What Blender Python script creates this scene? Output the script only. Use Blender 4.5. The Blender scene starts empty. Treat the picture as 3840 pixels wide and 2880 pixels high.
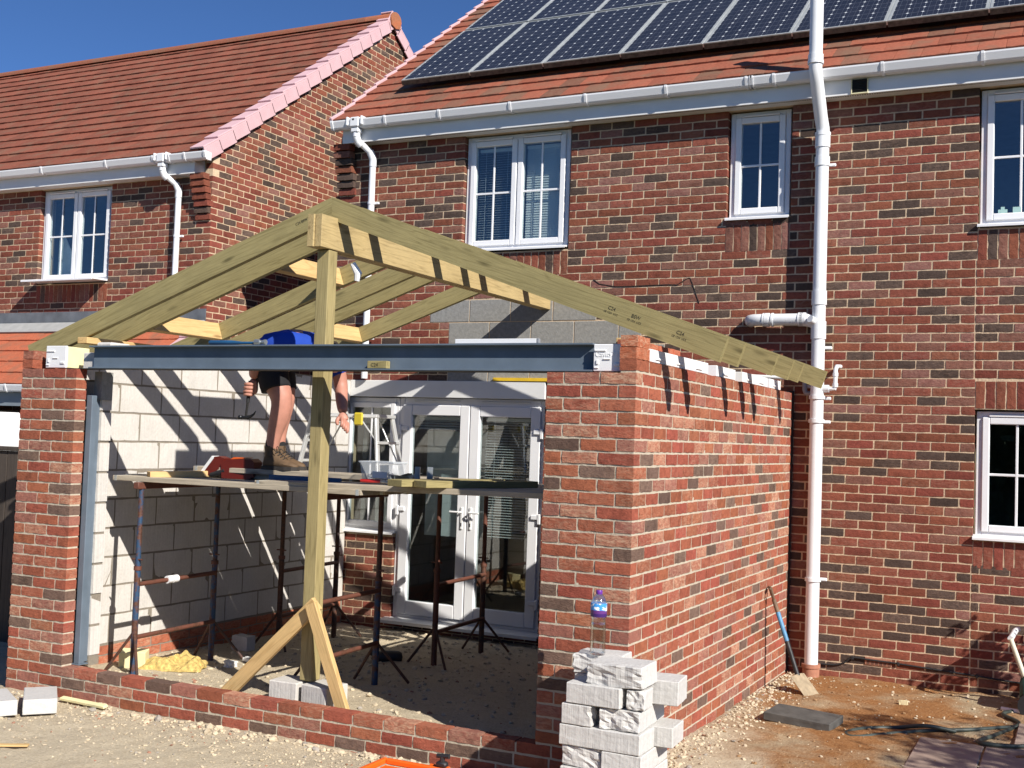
import bpy, math, random
import numpy as np
from mathutils import Vector, Matrix, Euler
from mathutils import noise as mnoise
random.seed(7)
R = random.Random(11)
scene = bpy.context.scene
COL = scene.collection
PI = math.pi
rad = math.radians

# ------------------------------------------------------------------ camera
CAM = Vector((0.8149, -10.069, 1.9378))
YAW, PITCH, ROLL, FPX = 0.4586, 0.0459, 0.0345, 4365.5
_f = Vector((-math.sin(YAW)*math.cos(PITCH), math.cos(YAW)*math.cos(PITCH), math.sin(PITCH)))
_r = Vector((math.cos(YAW), math.sin(YAW), 0.0))
_u = _r.cross(_f)
_R = _r*math.cos(ROLL) + _u*math.sin(ROLL)
_U = _u*math.cos(ROLL) - _r*math.sin(ROLL)
cam_data = bpy.data.cameras.new("camera")
cam_data.sensor_width = 36.0
cam_data.lens = FPX/3840*36.0
cam_data.clip_start = 0.05
cam_data.clip_end = 500
cam = bpy.data.objects.new("camera", cam_data)
COL.objects.link(cam)
M3 = Matrix((_R, _U, -_f)).transposed()
cam.matrix_world = Matrix.Translation(CAM) @ M3.to_4x4()
scene.camera = cam

# ------------------------------------------------------------------ light
SUN = Vector((1.0, -0.55, 0.78)).normalized()
world = bpy.data.worlds.new("World")
scene.world = world
world.use_nodes = True
_wn = world.node_tree.nodes
_bg = _wn['Background']
sky = _wn.new('ShaderNodeTexSky')
sky.sky_type = 'NISHITA'
sky.sun_disc = False
sky.sun_elevation = math.asin(SUN.z)
sky.sun_rotation = math.atan2(SUN.x, SUN.y)
sky.altitude = 0
sky.air_density = 0.6
sky.dust_density = 0.0
sky.ozone_density = 10.0
world.node_tree.links.new(sky.outputs[0], _bg.inputs[0])
_bg.inputs[1].default_value = 0.085
sun_d = bpy.data.lights.new("sun", 'SUN')
sun_d.energy = 5.0
sun_d.angle = rad(0.5)
sun_d.color = (1.0, 0.95, 0.87)
sun = bpy.data.objects.new("sun", sun_d)
COL.objects.link(sun)
sun.rotation_euler = (-SUN).to_track_quat('-Z', 'Y').to_euler()
sun.location = (12, -8, 14)
vs = scene.view_settings
vs.view_transform = 'Standard'
vs.look = 'None'
vs.exposure = 0.48
vs.gamma = 1.0
vs.use_curve_mapping = False
scene.render.engine = 'CYCLES'
scene.cycles.max_bounces = 6
scene.cycles.diffuse_bounces = 2
scene.cycles.glossy_bounces = 3
scene.cycles.transmission_bounces = 6
scene.cycles.transparent_max_bounces = 12
scene.cycles.use_denoising = True

# ------------------------------------------------------------------ helpers
def proj(p):
    d = Vector(p) - CAM
    z = d.dot(_f)
    if z < 0.1:
        return (1e9, 1e9, z)
    return (1920 + FPX*d.dot(_R)/z, 1440 - FPX*d.dot(_U)/z, z)

def ray(u, v):
    """direction through photo pixel (2212-wide coordinates)"""
    k = 3840/2212
    return _f + _R*((u*k-1920)/FPX) - _U*((v*k-1440)/FPX)

def at(u, v, x=None, y=None, z=None):
    d = ray(u, v)
    if x is not None: t = (x-CAM.x)/d.x
    elif y is not None: t = (y-CAM.y)/d.y
    else: t = (z-CAM.z)/d.z
    return CAM + d*t

def empty(name, label=None, cat=None, loc=(0, 0, 0), group=None, rz=0.0):
    o = bpy.data.objects.new(name, None)
    COL.objects.link(o)
    o.location = loc
    o.rotation_euler = (0, 0, rz)
    o.empty_display_size = 0.1
    if label: tag(o, label, cat, group)
    return o

def tag(o, label, cat, group=None):
    o['label'] = label
    o['category'] = cat
    if group: o['group'] = group
    return o

class MB:
    """collects geometry of one mesh; f colours per face optional"""
    def __init__(s):
        s.v = []; s.f = []; s.m = []; s.c = []; s.cur = (1, 1, 1, 1); s.mi = 0
    def add(s, vs, fs):
        b = len(s.v)
        s.v.extend([tuple(p) for p in vs])
        for f in fs:
            s.f.append(tuple(b+i for i in f)); s.m.append(s.mi); s.c.append(s.cur)
        return s
    def box(s, x0, x1, y0, y1, z0, z1, M=None):
        vs = [(x, y, z) for z in (z0, z1) for y in (y0, y1) for x in (x0, x1)]
        if M is not None: vs = [M @ Vector(p) for p in vs]
        return s.add(vs, [(0, 2, 3, 1), (4, 5, 7, 6), (0, 1, 5, 4), (2, 6, 7, 3), (0, 4, 6, 2), (1, 3, 7, 5)])
    def bbox(s, x0, x1, y0, y1, z0, z1, b=0.004, M=None):
        """box with bevelled edges"""
        b = min(b, (x1-x0)*.45, (y1-y0)*.45, (z1-z0)*.45)
        vs = []; idx = {}
        for k in (0, 1):
            for j in (0, 1):
                for i in (0, 1):
                    c = (x1 if i else x0, y1 if j else y0, z1 if k else z0)
                    sg = (-1 if i else 1, -1 if j else 1, -1 if k else 1)
                    for a in range(3):
                        p = [c[t] + (0 if t == a else sg[t]*b) for t in range(3)]
                        idx[(i, j, k, a)] = len(vs); vs.append(p)
        I = lambda i, j, k, a: idx[(i, j, k, a)]
        fs = []
        for i in (0, 1):
            q = [I(i, 0, 0, 0), I(i, 1, 0, 0), I(i, 1, 1, 0), I(i, 0, 1, 0)]
            fs.append(q if i else q[::-1])
            q = [I(0, i, 0, 1), I(1, i, 0, 1), I(1, i, 1, 1), I(0, i, 1, 1)]
            fs.append(q[::-1] if i else q)
            q = [I(0, 0, i, 2), I(1, 0, i, 2), I(1, 1, i, 2), I(0, 1, i, 2)]
            fs.append(q if i else q[::-1])
        for i in (0, 1):
            for j in (0, 1):
                q = [I(i, j, 0, 0), I(i, j, 1, 0), I(i, j, 1, 1), I(i, j, 0, 1)]
                fs.append(q if i != j else q[::-1])
                q = [I(i, 0, j, 0), I(i, 1, j, 0), I(i, 1, j, 2), I(i, 0, j, 2)]
                fs.append(q[::-1] if i != j else q)
                q = [I(0, i, j, 1), I(1, i, j, 1), I(1, i, j, 2), I(0, i, j, 2)]
                fs.append(q if i != j else q[::-1])
        for i in (0, 1):
            for j in (0, 1):
                for k in (0, 1):
                    q = [I(i, j, k, 0), I(i, j, k, 1), I(i, j, k, 2)]
                    fs.append(q if (i+j+k) % 2 else q[::-1])
        if M is not None: vs = [M @ Vector(p) for p in vs]
        return s.add(vs, fs)
    def tube(s, pts, r, n=10, cap=True):
        pts = [Vector(p) for p in pts]
        rs = r if isinstance(r, (list, tuple)) else [r]*len(pts)
        vs = []; fs = []
        prev = None
        for i, p in enumerate(pts):
            if i == 0: t = pts[1]-pts[0]
            elif i == len(pts)-1: t = pts[-1]-pts[-2]
            else: t = (pts[i+1]-p).normalized() + (p-pts[i-1]).normalized()
            t = t.normalized()
            if prev is None:
                a = Vector((0, 0, 1)) if abs(t.z) < .9 else Vector((1, 0, 0))
                u = t.cross(a).normalized()
            else:
                u = (prev - t*prev.dot(t)).normalized()
            prev = u
            w = t.cross(u)
            for k in range(n):
                an = 2*PI*k/n
                vs.append(p + (u*math.cos(an) + w*math.sin(an))*rs[i])
        for i in range(len(pts)-1):
            for k in range(n):
                a = i*n+k; b = i*n+(k+1) % n
                fs.append((a, b, b+n, a+n))
        if cap:
            fs.append(tuple(range(n-1, -1, -1)))
            fs.append(tuple(range((len(pts)-1)*n, len(pts)*n)))
        return s.add(vs, fs)
    def lathe(s, prof, c=(0, 0, 0), n=20, M=None):
        vs = []; fs = []
        for (r, z) in prof:
            for k in range(n):
                a = 2*PI*k/n
                vs.append(Vector((r*math.cos(a), r*math.sin(a), z)))
        for i in range(len(prof)-1):
            for k in range(n):
                a = i*n+k; b = i*n+(k+1) % n
                fs.append((a, b, b+n, a+n))
        fs.append(tuple(range(n-1, -1, -1)))
        fs.append(tuple(range((len(prof)-1)*n, len(prof)*n)))
        T = Matrix.Translation(c)
        if M is not None: T = T @ M
        return s.add([T @ p for p in vs], fs)
    def prism(s, poly, a, b, axis='y', M=None):
        """extrude a 2-D polygon; axis y: poly=(x,z); x: (y,z); z: (x,y)"""
        n = len(poly)
        mk = {'y': lambda p, t: (p[0], t, p[1]), 'x': lambda p, t: (t, p[0], p[1]), 'z': lambda p, t: (p[0], p[1], t)}[axis]
        vs = [mk(p, a) for p in poly] + [mk(p, b) for p in poly]
        fs = [tuple(range(n)), tuple(range(2*n-1, n-1, -1))]
        for i in range(n):
            j = (i+1) % n
            fs.append((i, i+n, j+n, j))
        if M is not None: vs = [M @ Vector(p) for p in vs]
        return s.add(vs, fs)
    def mesh(s, name, mats, smooth=False):
        me = bpy.data.meshes.new(name)
        me.from_pydata(s.v, [], s.f)
        if not isinstance(mats, (list, tuple)): mats = [mats]
        for m in mats: me.materials.append(m)
        if len(mats) > 1: me.polygons.foreach_set('material_index', s.m)
        if any(c != (1, 1, 1, 1) for c in s.c):
            at_ = me.attributes.new('bc', 'FLOAT_COLOR', 'CORNER')
            arr = np.empty((len(me.loops), 4), dtype=np.float32)
            k = 0
            for f, c in zip(s.f, s.c):
                arr[k:k+len(f)] = c; k += len(f)
            at_.data.foreach_set('color', arr.ravel())
        if smooth: me.shade_smooth()
        return me
    def build(s, name, mats, parent=None, smooth=False, fix=True):
        me = s.mesh(name, mats, smooth)
        if fix: fix_normals(me)
        if smooth == 'auto':
            me.set_sharp_from_angle(angle=rad(40))
        return link(name, me, parent)

def fix_normals(me):
    import bmesh
    bm = bmesh.new(); bm.from_mesh(me)
    bmesh.ops.recalc_face_normals(bm, faces=bm.faces)
    bm.to_mesh(me); bm.free()

def link(name, me, parent=None):
    o = bpy.data.objects.new(name, me)
    COL.objects.link(o)
    if parent is not None: o.parent = parent
    return o

def stuff(o):
    o['kind'] = 'stuff'; return o
def structure(o):
    o['kind'] = 'structure'; return o

def copy_tree(o, parent=None):
    c = o.copy(); COL.objects.link(c)
    if parent is not None: c.parent = parent
    for ch in list(o.children): copy_tree(ch, c)
    return c

# ------------------------------------------------------------------ materials
def new_mat(name):
    m = bpy.data.materials.new(name); m.use_nodes = True
    nt = m.node_tree; b = nt.nodes['Principled BSDF']
    return m, nt, b
def N(nt, t, **kw):
    n = nt.nodes.new(t)
    for k, v in kw.items(): setattr(n, k, v)
    return n
def L(nt, a, b): nt.links.new(a, b)
def ramp(nt, fac, stops):
    r = N(nt, 'ShaderNodeValToRGB')
    e = r.color_ramp.elements
    while len(e) < len(stops): e.new(0.5)
    for i, (p, c) in enumerate(stops):
        e[i].position = p
        e[i].color = c if len(c) == 4 else (*c, 1)
    L(nt, fac, r.inputs[0]); return r.outputs[0]
def mixc(nt, fac, a, b, mode='MIX'):
    n = N(nt, 'ShaderNodeMix', data_type='RGBA', blend_type=mode)
    for s, v in ((n.inputs[0], fac), (n.inputs[6], a), (n.inputs[7], b)):
        if hasattr(v, 'links'): L(nt, v, s)
        elif isinstance(v, (int, float)): s.default_value = v
        else: s.default_value = v if len(v) == 4 else (*v, 1)
    return n.outputs[2]
def mathn(nt, op, a, b=0.0, c=None):
    n = N(nt, 'ShaderNodeMath', operation=op)
    for s, v in zip(n.inputs, (a, b, c)):
        if v is None: continue
        if hasattr(v, 'links'): L(nt, v, s)
        else: s.default_value = v
    return n.outputs[0]
def wpos(nt, scale=(1, 1, 1), loc=(0, 0, 0), rot=(0, 0, 0), src='pos'):
    if src == 'pos': o = N(nt, 'ShaderNodeNewGeometry').outputs['Position']
    else: o = N(nt, 'ShaderNodeTexCoord').outputs['Object']
    m = N(nt, 'ShaderNodeMapping')
    m.inputs['Scale'].default_value = scale; m.inputs['Location'].default_value = loc; m.inputs['Rotation'].default_value = rot
    L(nt, o, m.inputs[0]); return m.outputs[0]
def noise(nt, vec, scale, detail=4, rough=.55, dist=0.0):
    n = N(nt, 'ShaderNodeTexNoise')
    n.inputs['Scale'].default_value = scale; n.inputs['Detail'].default_value = detail
    n.inputs['Roughness'].default_value = rough; n.inputs['Distortion'].default_value = dist
    if vec is not None: L(nt, vec, n.inputs['Vector'])
    return n.outputs['Fac']
def bump(nt, b, h, strength=.4, dist=.004, normal=None):
    n = N(nt, 'ShaderNodeBump')
    n.inputs['Strength'].default_value = strength; n.inputs['Distance'].default_value = dist
    L(nt, h, n.inputs['Height'])
    if normal is not None: L(nt, normal, n.inputs['Normal'])
    if b is not None: L(nt, n.outputs[0], b.inputs['Normal'])
    return n.outputs[0]

def flat(name, col, rough=.6, metal=0.0, var=.12, scale=8, bmp=0.0, spec=.5, bscale=60):
    m, nt, b = new_mat(name)
    v = wpos(nt)
    n = noise(nt, v, scale, 5)
    lo = tuple(c*(1-var) for c in col); hi = tuple(min(1, c*(1+var)) for c in col)
    L(nt, ramp(nt, n, [(.3, lo), (.7, hi)]), b.inputs['Base Color'])
    b.inputs['Roughness'].default_value = rough; b.inputs['Metallic'].default_value = metal
    b.inputs['Specular IOR Level'].default_value = spec
    if bmp: bump(nt, b, noise(nt, v, bscale, 4), bmp, .003)
    return m

def brick_mat(name, joined, smear_col=(.62, .44, .30), crease=.5):
    """brick: body colour from the object colour (single) or the bc attribute (joined); alpha = amount of pale sand smear"""
    m, nt, b = new_mat(name)
    if joined:
        a = N(nt, 'ShaderNodeAttribute', attribute_name='bc'); col, al = a.outputs['Color'], a.outputs['Alpha']
    else:
        a = N(nt, 'ShaderNodeObjectInfo'); col, al = a.outputs['Color'], a.outputs['Alpha']
    v = wpos(nt)
    n1 = noise(nt, v, 34, 6, .62)
    n2 = noise(nt, v, 9, 3, .5)
    tint = ramp(nt, n1, [(.25, (.74, .72, .72)), (.5, (1, 1, 1)), (.78, (1.20, 1.17, 1.13))])
    c = mixc(nt, 1.0, col, tint, 'MULTIPLY')
    vs = wpos(nt, (9, 9, 26))
    sm = noise(nt, vs, 1.6, 6, .68, 1.6)
    k = mathn(nt, 'MULTIPLY', mathn(nt, 'GREATER_THAN', al, 0.02), 1.0)
    f = mathn(nt, 'MULTIPLY', ramp(nt, sm, [(.42, (0, 0, 0)), (.74, (1, 1, 1))]), al)
    c = mixc(nt, f, c, smear_col)
    dk = ramp(nt, n2, [(.30, (.72, .70, .70)), (.46, (1, 1, 1))])
    c = mixc(nt, .8, c, dk, 'MULTIPLY')
    L(nt, c, b.inputs['Base Color'])
    b.inputs['Roughness'].default_value = .9
    b.inputs['Specular IOR Level'].default_value = .2
    cr = noise(nt, wpos(nt, (14, 14, 34)), 1.3, 5, .7, 2.2)
    h = mathn(nt, 'ADD', mathn(nt, 'MULTIPLY', cr, crease*2.4), n1)
    bump(nt, b, h, .75, .0045)
    return m

def mortar_mat(name, col):
    m, nt, b = new_mat(name)
    v = wpos(nt)
    n1 = noise(nt, v, 60, 5, .6); n2 = noise(nt, v, 2.2, 4, .6)
    c = ramp(nt, n1, [(.25, tuple(x*.72 for x in col)), (.7, tuple(x*1.1 for x in col))])
    c = mixc(nt, ramp(nt, n2, [(.35, (0, 0, 0)), (.7, (1, 1, 1))]), c, tuple(x*.86 for x in col))
    L(nt, c, b.inputs['Base Color'])
    b.inputs['Roughness'].default_value = .95; b.inputs['Specular IOR Level'].default_value = .15
    bump(nt, b, mathn(nt, 'ADD', n1, noise(nt, v, 14, 3)), .7, .006)
    return m

def wood_mat(name, base, dark, axis='x', ring=26.0, rough=.75, obj=True, stain=None):
    """sawn softwood: long grain along the local axis, knots, faint saw marks across"""
    m, nt, b = new_mat(name)
    i = 'xyz'.index(axis)
    s = [1, 1, 1]; s[i] = .06
    src = 'obj' if obj else 'pos'
    v = wpos(nt, tuple(s), src=src)
    rnd = N(nt, 'ShaderNodeObjectInfo').outputs['Random']
    addv = N(nt, 'ShaderNodeVectorMath', operation='ADD')
    cmb = N(nt, 'ShaderNodeCombineXYZ')
    off = mathn(nt, 'MULTIPLY', rnd, 37.0)
    L(nt, off, cmb.inputs[0]); L(nt, off, cmb.inputs[1]); L(nt, off, cmb.inputs[2])
    L(nt, v, addv.inputs[0]); L(nt, cmb.outputs[0], addv.inputs[1])
    vv = addv.outputs[0]
    big = noise(nt, vv, 7, 3, .5, .6)
    gr = mathn(nt, 'FRACT', mathn(nt, 'MULTIPLY', big, ring*.55))
    gr = mathn(nt, 'ABSOLUTE', mathn(nt, 'SUBTRACT', gr, .5))
    fine = noise(nt, vv, 150, 3, .6)
    c = ramp(nt, gr, [(.0, dark), (.16, base), (.5, tuple(min(1, x*1.1) for x in base))])
    c = mixc(nt, .55, c, ramp(nt, fine, [(.3, tuple(x*.75 for x in base)), (.7, tuple(min(1, x*1.2) for x in base))]))
    # knots
    s2 = [9, 9, 9]; s2[i] = 2.2
    vk = wpos(nt, tuple(s2), src=src)
    ak = N(nt, 'ShaderNodeVectorMath', operation='ADD'); L(nt, vk, ak.inputs[0]); L(nt, cmb.outputs[0], ak.inputs[1])
    vo = N(nt, 'ShaderNodeTexVoronoi'); vo.inputs['Scale'].default_value = 1.0; L(nt, ak.outputs[0], vo.inputs['Vector'])
    kn = ramp(nt, vo.outputs['Distance'], [(.06, (1, 1, 1)), (.17, (0, 0, 0))])
    c = mixc(nt, mathn(nt, 'MULTIPLY', kn, .75), c, tuple(x*.45 for x in dark))
    pat = noise(nt, wpos(nt, src=src), 3.0, 4, .6)
    c = mixc(nt, mathn(nt, 'MULTIPLY', ramp(nt, pat, [(.42, (0, 0, 0)), (.75, (1, 1, 1))]), .5), c, stain or tuple(x*.72 for x in base))
    L(nt, c, b.inputs['Base Color'])
    b.inputs['Roughness'].default_value = rough; b.inputs['Specular IOR Level'].default_value = .25
    s3 = [2, 2, 2]; s3[i] = 170
    saw = noise(nt, wpos(nt, tuple(s3), src=src), 1.0, 2)
    bump(nt, b, mathn(nt, 'ADD', fine, mathn(nt, 'MULTIPLY', saw, .6)), .35, .003)
    return m

def glass_mat(name, tint=(.90, .95, .95), mirror=1.0):
    m, nt, b = new_mat(name)
    nt.nodes.remove(b)
    out = nt.nodes['Material Output']
    tr = N(nt, 'ShaderNodeBsdfTransparent'); tr.inputs[0].default_value = (*tint, 1)
    gl = N(nt, 'ShaderNodeBsdfGlossy'); gl.inputs['Roughness'].default_value = .0
    gl.inputs[0].default_value = (1, 1, 1, 1)
    lw = N(nt, 'ShaderNodeLayerWeight'); lw.inputs['Blend'].default_value = .5
    f = mathn(nt, 'ADD', mathn(nt, 'MULTIPLY', mathn(nt, 'POWER', lw.outputs['Facing'], 4.0), .9), .046)
    f = mathn(nt, 'MINIMUM', mathn(nt, 'MULTIPLY', f, 1.8*mirror), .95)
    wob = noise(nt, wpos(nt), 2.4, 2)
    bn = bump(nt, None, wob, .03, .02); L(nt, bn, gl.inputs['Normal'])
    mx = N(nt, 'ShaderNodeMixShader')
    L(nt, f, mx.inputs[0]); L(nt, tr.outputs[0], mx.inputs[1]); L(nt, gl.outputs[0], mx.inputs[2])
    L(nt, mx.outputs[0], out.inputs[0])
    return m

M = {}
M['brick_house1'] = brick_mat('house brick', False, (.46, .30, .22), .45)
M['brick_houseN'] = brick_mat('house bricks joined', True, (.46, .30, .22), .45)
M['brick_ext1'] = brick_mat('new brick', False, (.66, .46, .31), .7)
M['brick_extN'] = brick_mat('new bricks joined', True, (.66, .46, .31), .7)
M['mortar_house'] = mortar_mat('buff mortar', (.66, .50, .34))
M['mortar_ext'] = mortar_mat('pale grey mortar', (.56, .49, .38))
M['upvc'] = flat('white upvc', (.80, .80, .81), .32, var=.03, scale=2)
M['upvc_dull'] = flat('dull white plastic', (.74, .74, .73), .42, var=.05, scale=3)
M['pipe'] = flat('white pipe plastic', (.78, .79, .80), .28, var=.04, scale=4)
M['pipe_grey'] = flat('grey pipe plastic', (.25, .26, .28), .4, var=.05)
M['rubber'] = flat('black rubber', (.02, .02, .022), .55, var=.2)
M['dark'] = flat('dark void', (.015, .014, .013), .9)
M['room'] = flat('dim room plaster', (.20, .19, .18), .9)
M['glass'] = glass_mat('window glass')
M['blind'] = flat('blind slat', (.70, .71, .70), .5, var=.04)
M['treated'] = wood_mat('treated pine', (.33, .275, .125), (.16, .13, .05), 'x')
M['treated_z'] = wood_mat('treated pine upright', (.36, .29, .135), (.17, .135, .055), 'z', 22)
M['treated_y'] = wood_mat('treated pine ridge', (.46, .345, .165), (.23, .16, .065), 'y', 20)
M['fresh'] = wood_mat('fresh sawn pine', (.62, .42, .19), (.40, .23, .08), 'x', 20)
M['fresh_y'] = wood_mat('fresh sawn pine cross', (.64, .45, .21), (.42, .25, .09), 'y', 20)
M['board'] = wood_mat('weathered scaffold board', (.44, .38, .29), (.24, .20, .15), 'x', 18, .85)
M['aerated'] = None
# ------------------------------------------------------------------ bricks
def brick_mesh(name, LX, LY, LZ, seed, mat, rough=.0022):
    """a brick LX along x, LY deep (face at y=0, body towards +y), LZ high; origin at the middle of the front face"""
    rr = random.Random(seed)
    nx, nz = (6, 2) if LX > .15 else (3, 2)
    vs = []; fs = []
    off = Vector((seed*3.1, seed*1.7, 0))
    for j in range(nz+1):
        for i in range(nx+1):
            x = -LX/2 + LX*i/nx; z = -LZ/2 + LZ*j/nz
            e = (i in (0, nx)) + (j in (0, nz))
            y = rr.uniform(-rough, rough)*.6 + (0.0012 if e else 0) + (.001 if e == 2 else 0)
            dx = rr.uniform(-.0012, .0012)*(1 if i in (0, nx) else 4); dz = rr.uniform(-.0022, .0022) if j in (0, nz) else 0
            vs.append((x+dx, y, z+dz))
    W = nx+1
    for j in range(nz):
        for i in range(nx):
            a = j*W+i; fs.append((a, a+1, a+W+1, a+W))
    ring = [i for i in range(W)] + [W*(j+1)-1 for j in range(1, nz+1)] + [W*nz+i for i in range(nx-1, -1, -1)] + [W*j for j in range(nz-1, 0, -1)]
    b = len(vs)
    for q in ring:
        x, y, z = vs[q]; vs.append((x, LY, z))
    n = len(ring)
    for k in range(n):
        k2 = (k+1) % n
        fs.append((ring[k2], ring[k], b+k, b+k2))
    fs.append(tuple(range(b+n-1, b-1, -1)))
    me = bpy.data.meshes.new(name)
    me.from_pydata(vs, [], fs)
    if mat: me.materials.append(mat)
    return me, vs, fs

class BrickSet:
    """list of bricks of one wall: the largest in the picture become objects, the rest one joined part"""
    def __init__(s, m1, mN, palette, rough=.0022):
        s.items = []; s.m1, s.mN, s.pal = m1, mN, palette; s.cache = {}; s.rough = rough
    def put(s, centre, ang, LX, LZ=.065, LY=.1025, rot=None, vis=True):
        """centre of the outer face; ang = direction the face looks (degrees, 0 = towards -y, 90 = towards +x, -90 = -x)"""
        s.items.append((Vector(centre), ang, LX, LY, LZ, rot, vis, s.pal()))
    def get(s, LX, LY, LZ, k):
        key = (round(LX, 3), round(LY, 3), round(LZ, 3), k)
        if key not in s.cache:
            s.cache[key] = brick_mesh('brick', LX, LY, LZ, hash(key) % 9973, s.m1, s.rough)
        return s.cache[key]
    def mat(s, c, ang, rot):
        Rm = Matrix.Rotation(rad(ang), 4, 'Z')
        if rot: Rm = Rm @ Matrix.Rotation(rad(rot), 4, 'Y')
        jit = Euler((R.uniform(-.012, .012), R.uniform(-.006, .006), R.uniform(-.005, .005))).to_matrix().to_4x4()
        nrm = Rm @ Vector((0, -1, 0))
        return Matrix.Translation(c + nrm*R.uniform(-.0008, .0016)) @ Rm @ jit
    def flush(s, parent, name='brick', limit=300, single=None):
        scored = []
        for it in s.items:
            c, ang, LX, LY, LZ, rot, vis, col = it
            u, v, z = proj(c)
            nrm = Matrix.Rotation(rad(ang), 3, 'Z') @ Vector((0, -1, 0))
            face = (CAM-c).normalized().dot(nrm)
            ok = vis and -60 < u < 3900 and -40 < v < 2920
            scored.append((LX*LZ*max(face, .05)/z**2 if ok else 0.0, it))
        order = sorted(range(len(scored)), key=lambda i: -scored[i][0])
        one = set(i for i in order[:limit] if scored[i][0] > 0)
        mb = MB(); n = 0
        for i, (sc, it) in enumerate(scored):
            c, ang, LX, LY, LZ, rot, vis, col = it
            me, vs_, fs_ = s.get(LX, LY, LZ, R.randrange(5 if abs(LX-.215) < .002 else 2))
            T = s.mat(c, ang, rot)
            if i in one:
                o = bpy.data.objects.new(name, me); COL.objects.link(o)
                o.parent = parent; o.matrix_local = T; o.color = col
            else:
                mb.cur = col
                mb.add([T @ Vector(p) for p in vs_], fs_); n += 1
        if n:
            mb.cur = (1, 1, 1, 1)
            stuff(mb.build(name, s.mN, parent, fix=False))

def pal_house():
    t = R.random()
    if t < .20:
        k = R.uniform(.75, 1.25); return (.085*k, .058*k, .047*k, R.choice([0, 0, .25]))
    if t < .30:
        k = R.uniform(.85, 1.15); return (.20*k, .085*k, .062*k, .25)
    if t < .36:
        k = R.uniform(.9, 1.15); return (.22*k, .095*k, .078*k, .4)
    k = R.uniform(.8, 1.2); g = R.uniform(.9, 1.15)
    return (.215*k, .064*k*g, .042*k, R.choice([0, 0, .12, .3]))
def pal_ext():
    t = R.random()
    if t < .13:
        k = R.uniform(.85, 1.5); return (.125*k, .078*k, .060*k, R.choice([0, .15]))
    if t < .30:
        k = R.uniform(.9, 1.15); return (.29*k, .115*k, .085*k, R.choice([.1, .4]))
    if t < .39:
        k = R.uniform(.9, 1.1); return (.37*k, .145*k, .092*k, R.uniform(.5, .9))
    k = R.uniform(.85, 1.15); g = R.uniform(.9, 1.2)
    return (.315*k, .090*k*g, .056*k, R.choice([0, 0, .15, .35]))

def course(x0, x1, half_from_right, jt=.010, min_piece=.05):
    """bricks between x0 and x1 laid from the right-hand end: list of (centre, length)"""
    out = []; e = x1; first = True
    while e - x0 > .012:
        l = .1025 if (first and half_from_right) else .215
        first = False
        if e - l < x0 + .004 or (e - l - jt - x0) < min_piece - .01:
            rest = e - l - jt - x0
            if e - l < x0 + .004: l = e - x0
            elif rest < min_piece - .01: l = min(e - x0, l + max(rest+jt, 0))
        out.append((e - l/2, l)); e -= l + jt
    return out

def mortar_slab(mb, x0, x1, z0, z1, y0, y1, openings, swap=None):
    xs = sorted(set([x0, x1] + [min(max(v, x0), x1) for o in openings for v in o[:2]]))
    zs = sorted(set([z0, z1] + [min(max(v, z0), z1) for o in openings for v in o[2:4]]))
    for i in range(len(xs)-1):
        run = None
        for j in range(len(zs)-1):
            cx = (xs[i]+xs[i+1])/2; cz = (zs[j]+zs[j+1])/2
            solid = not any(o[0] < cx < o[1] and o[2] < cz < o[3] for o in openings)
            if solid:
                run = [zs[j], zs[j+1]] if run is None else [run[0], zs[j+1]]
            if run is not None and (not solid or j == len(zs)-2):
                mb.box(xs[i], xs[i+1], y0, y1, run[0], run[1]); run = None
    return mb

# ------------------------------------------------------------------ the house
HC = .0746
NC = 66
HX0, HX1 = -6.26, 1.75
def cz(i): return (NC - i)*HC          # top of course i
house = empty('house', 'large red brick house with solar panels on its tiled roof and white French doors', 'house')
WIN = {'big': (-4.77, -3.612, 3.745, 4.924), 'small': (-2.085, -1.512, 3.925, 4.924),
       'right': (.013, 1.17, 3.765, 4.924), 'low': (.013, 1.17, 1.252, 2.295)}
DOORS = (-5.435, -3.80, .075, 2.305)
SIDEWIN = (-6.115, -5.435, .925, 2.305)
LINTEL = (-6.26, -3.79, 2.305, 2.478)
PATCH = [(-5.10, -3.30, cz(25), cz(22)), (-4.88, -2.85, cz(28), cz(25)), (-4.88, -2.62, cz(31), cz(28)), (-4.88, -2.40, cz(33), cz(31))]
SOLD = [(-4.77, -3.612, cz(19)+.0, 3.735), (-2.085, -1.512, cz(17), 3.918), (.013, 1.17, cz(19), 3.755), (.013, 1.17, 2.300, 2.525), (.013, 1.17, 1.020, 1.244)]
opens = list(WIN.values()) + [DOORS, SIDEWIN, LINTEL]
mb = MB()
mortar_slab(mb, HX0, HX1, -.5, 5.05, .0042, .25, [(o[0]-.006, o[1]+.006, o[2], o[3]) for o in opens])
house_wall = mb.build('wall', M['mortar_house'], house)
BS = BrickSet(M['brick_house1'], M['brick_houseN'], pal_house)
block_all = opens + PATCH + SOLD
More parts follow.
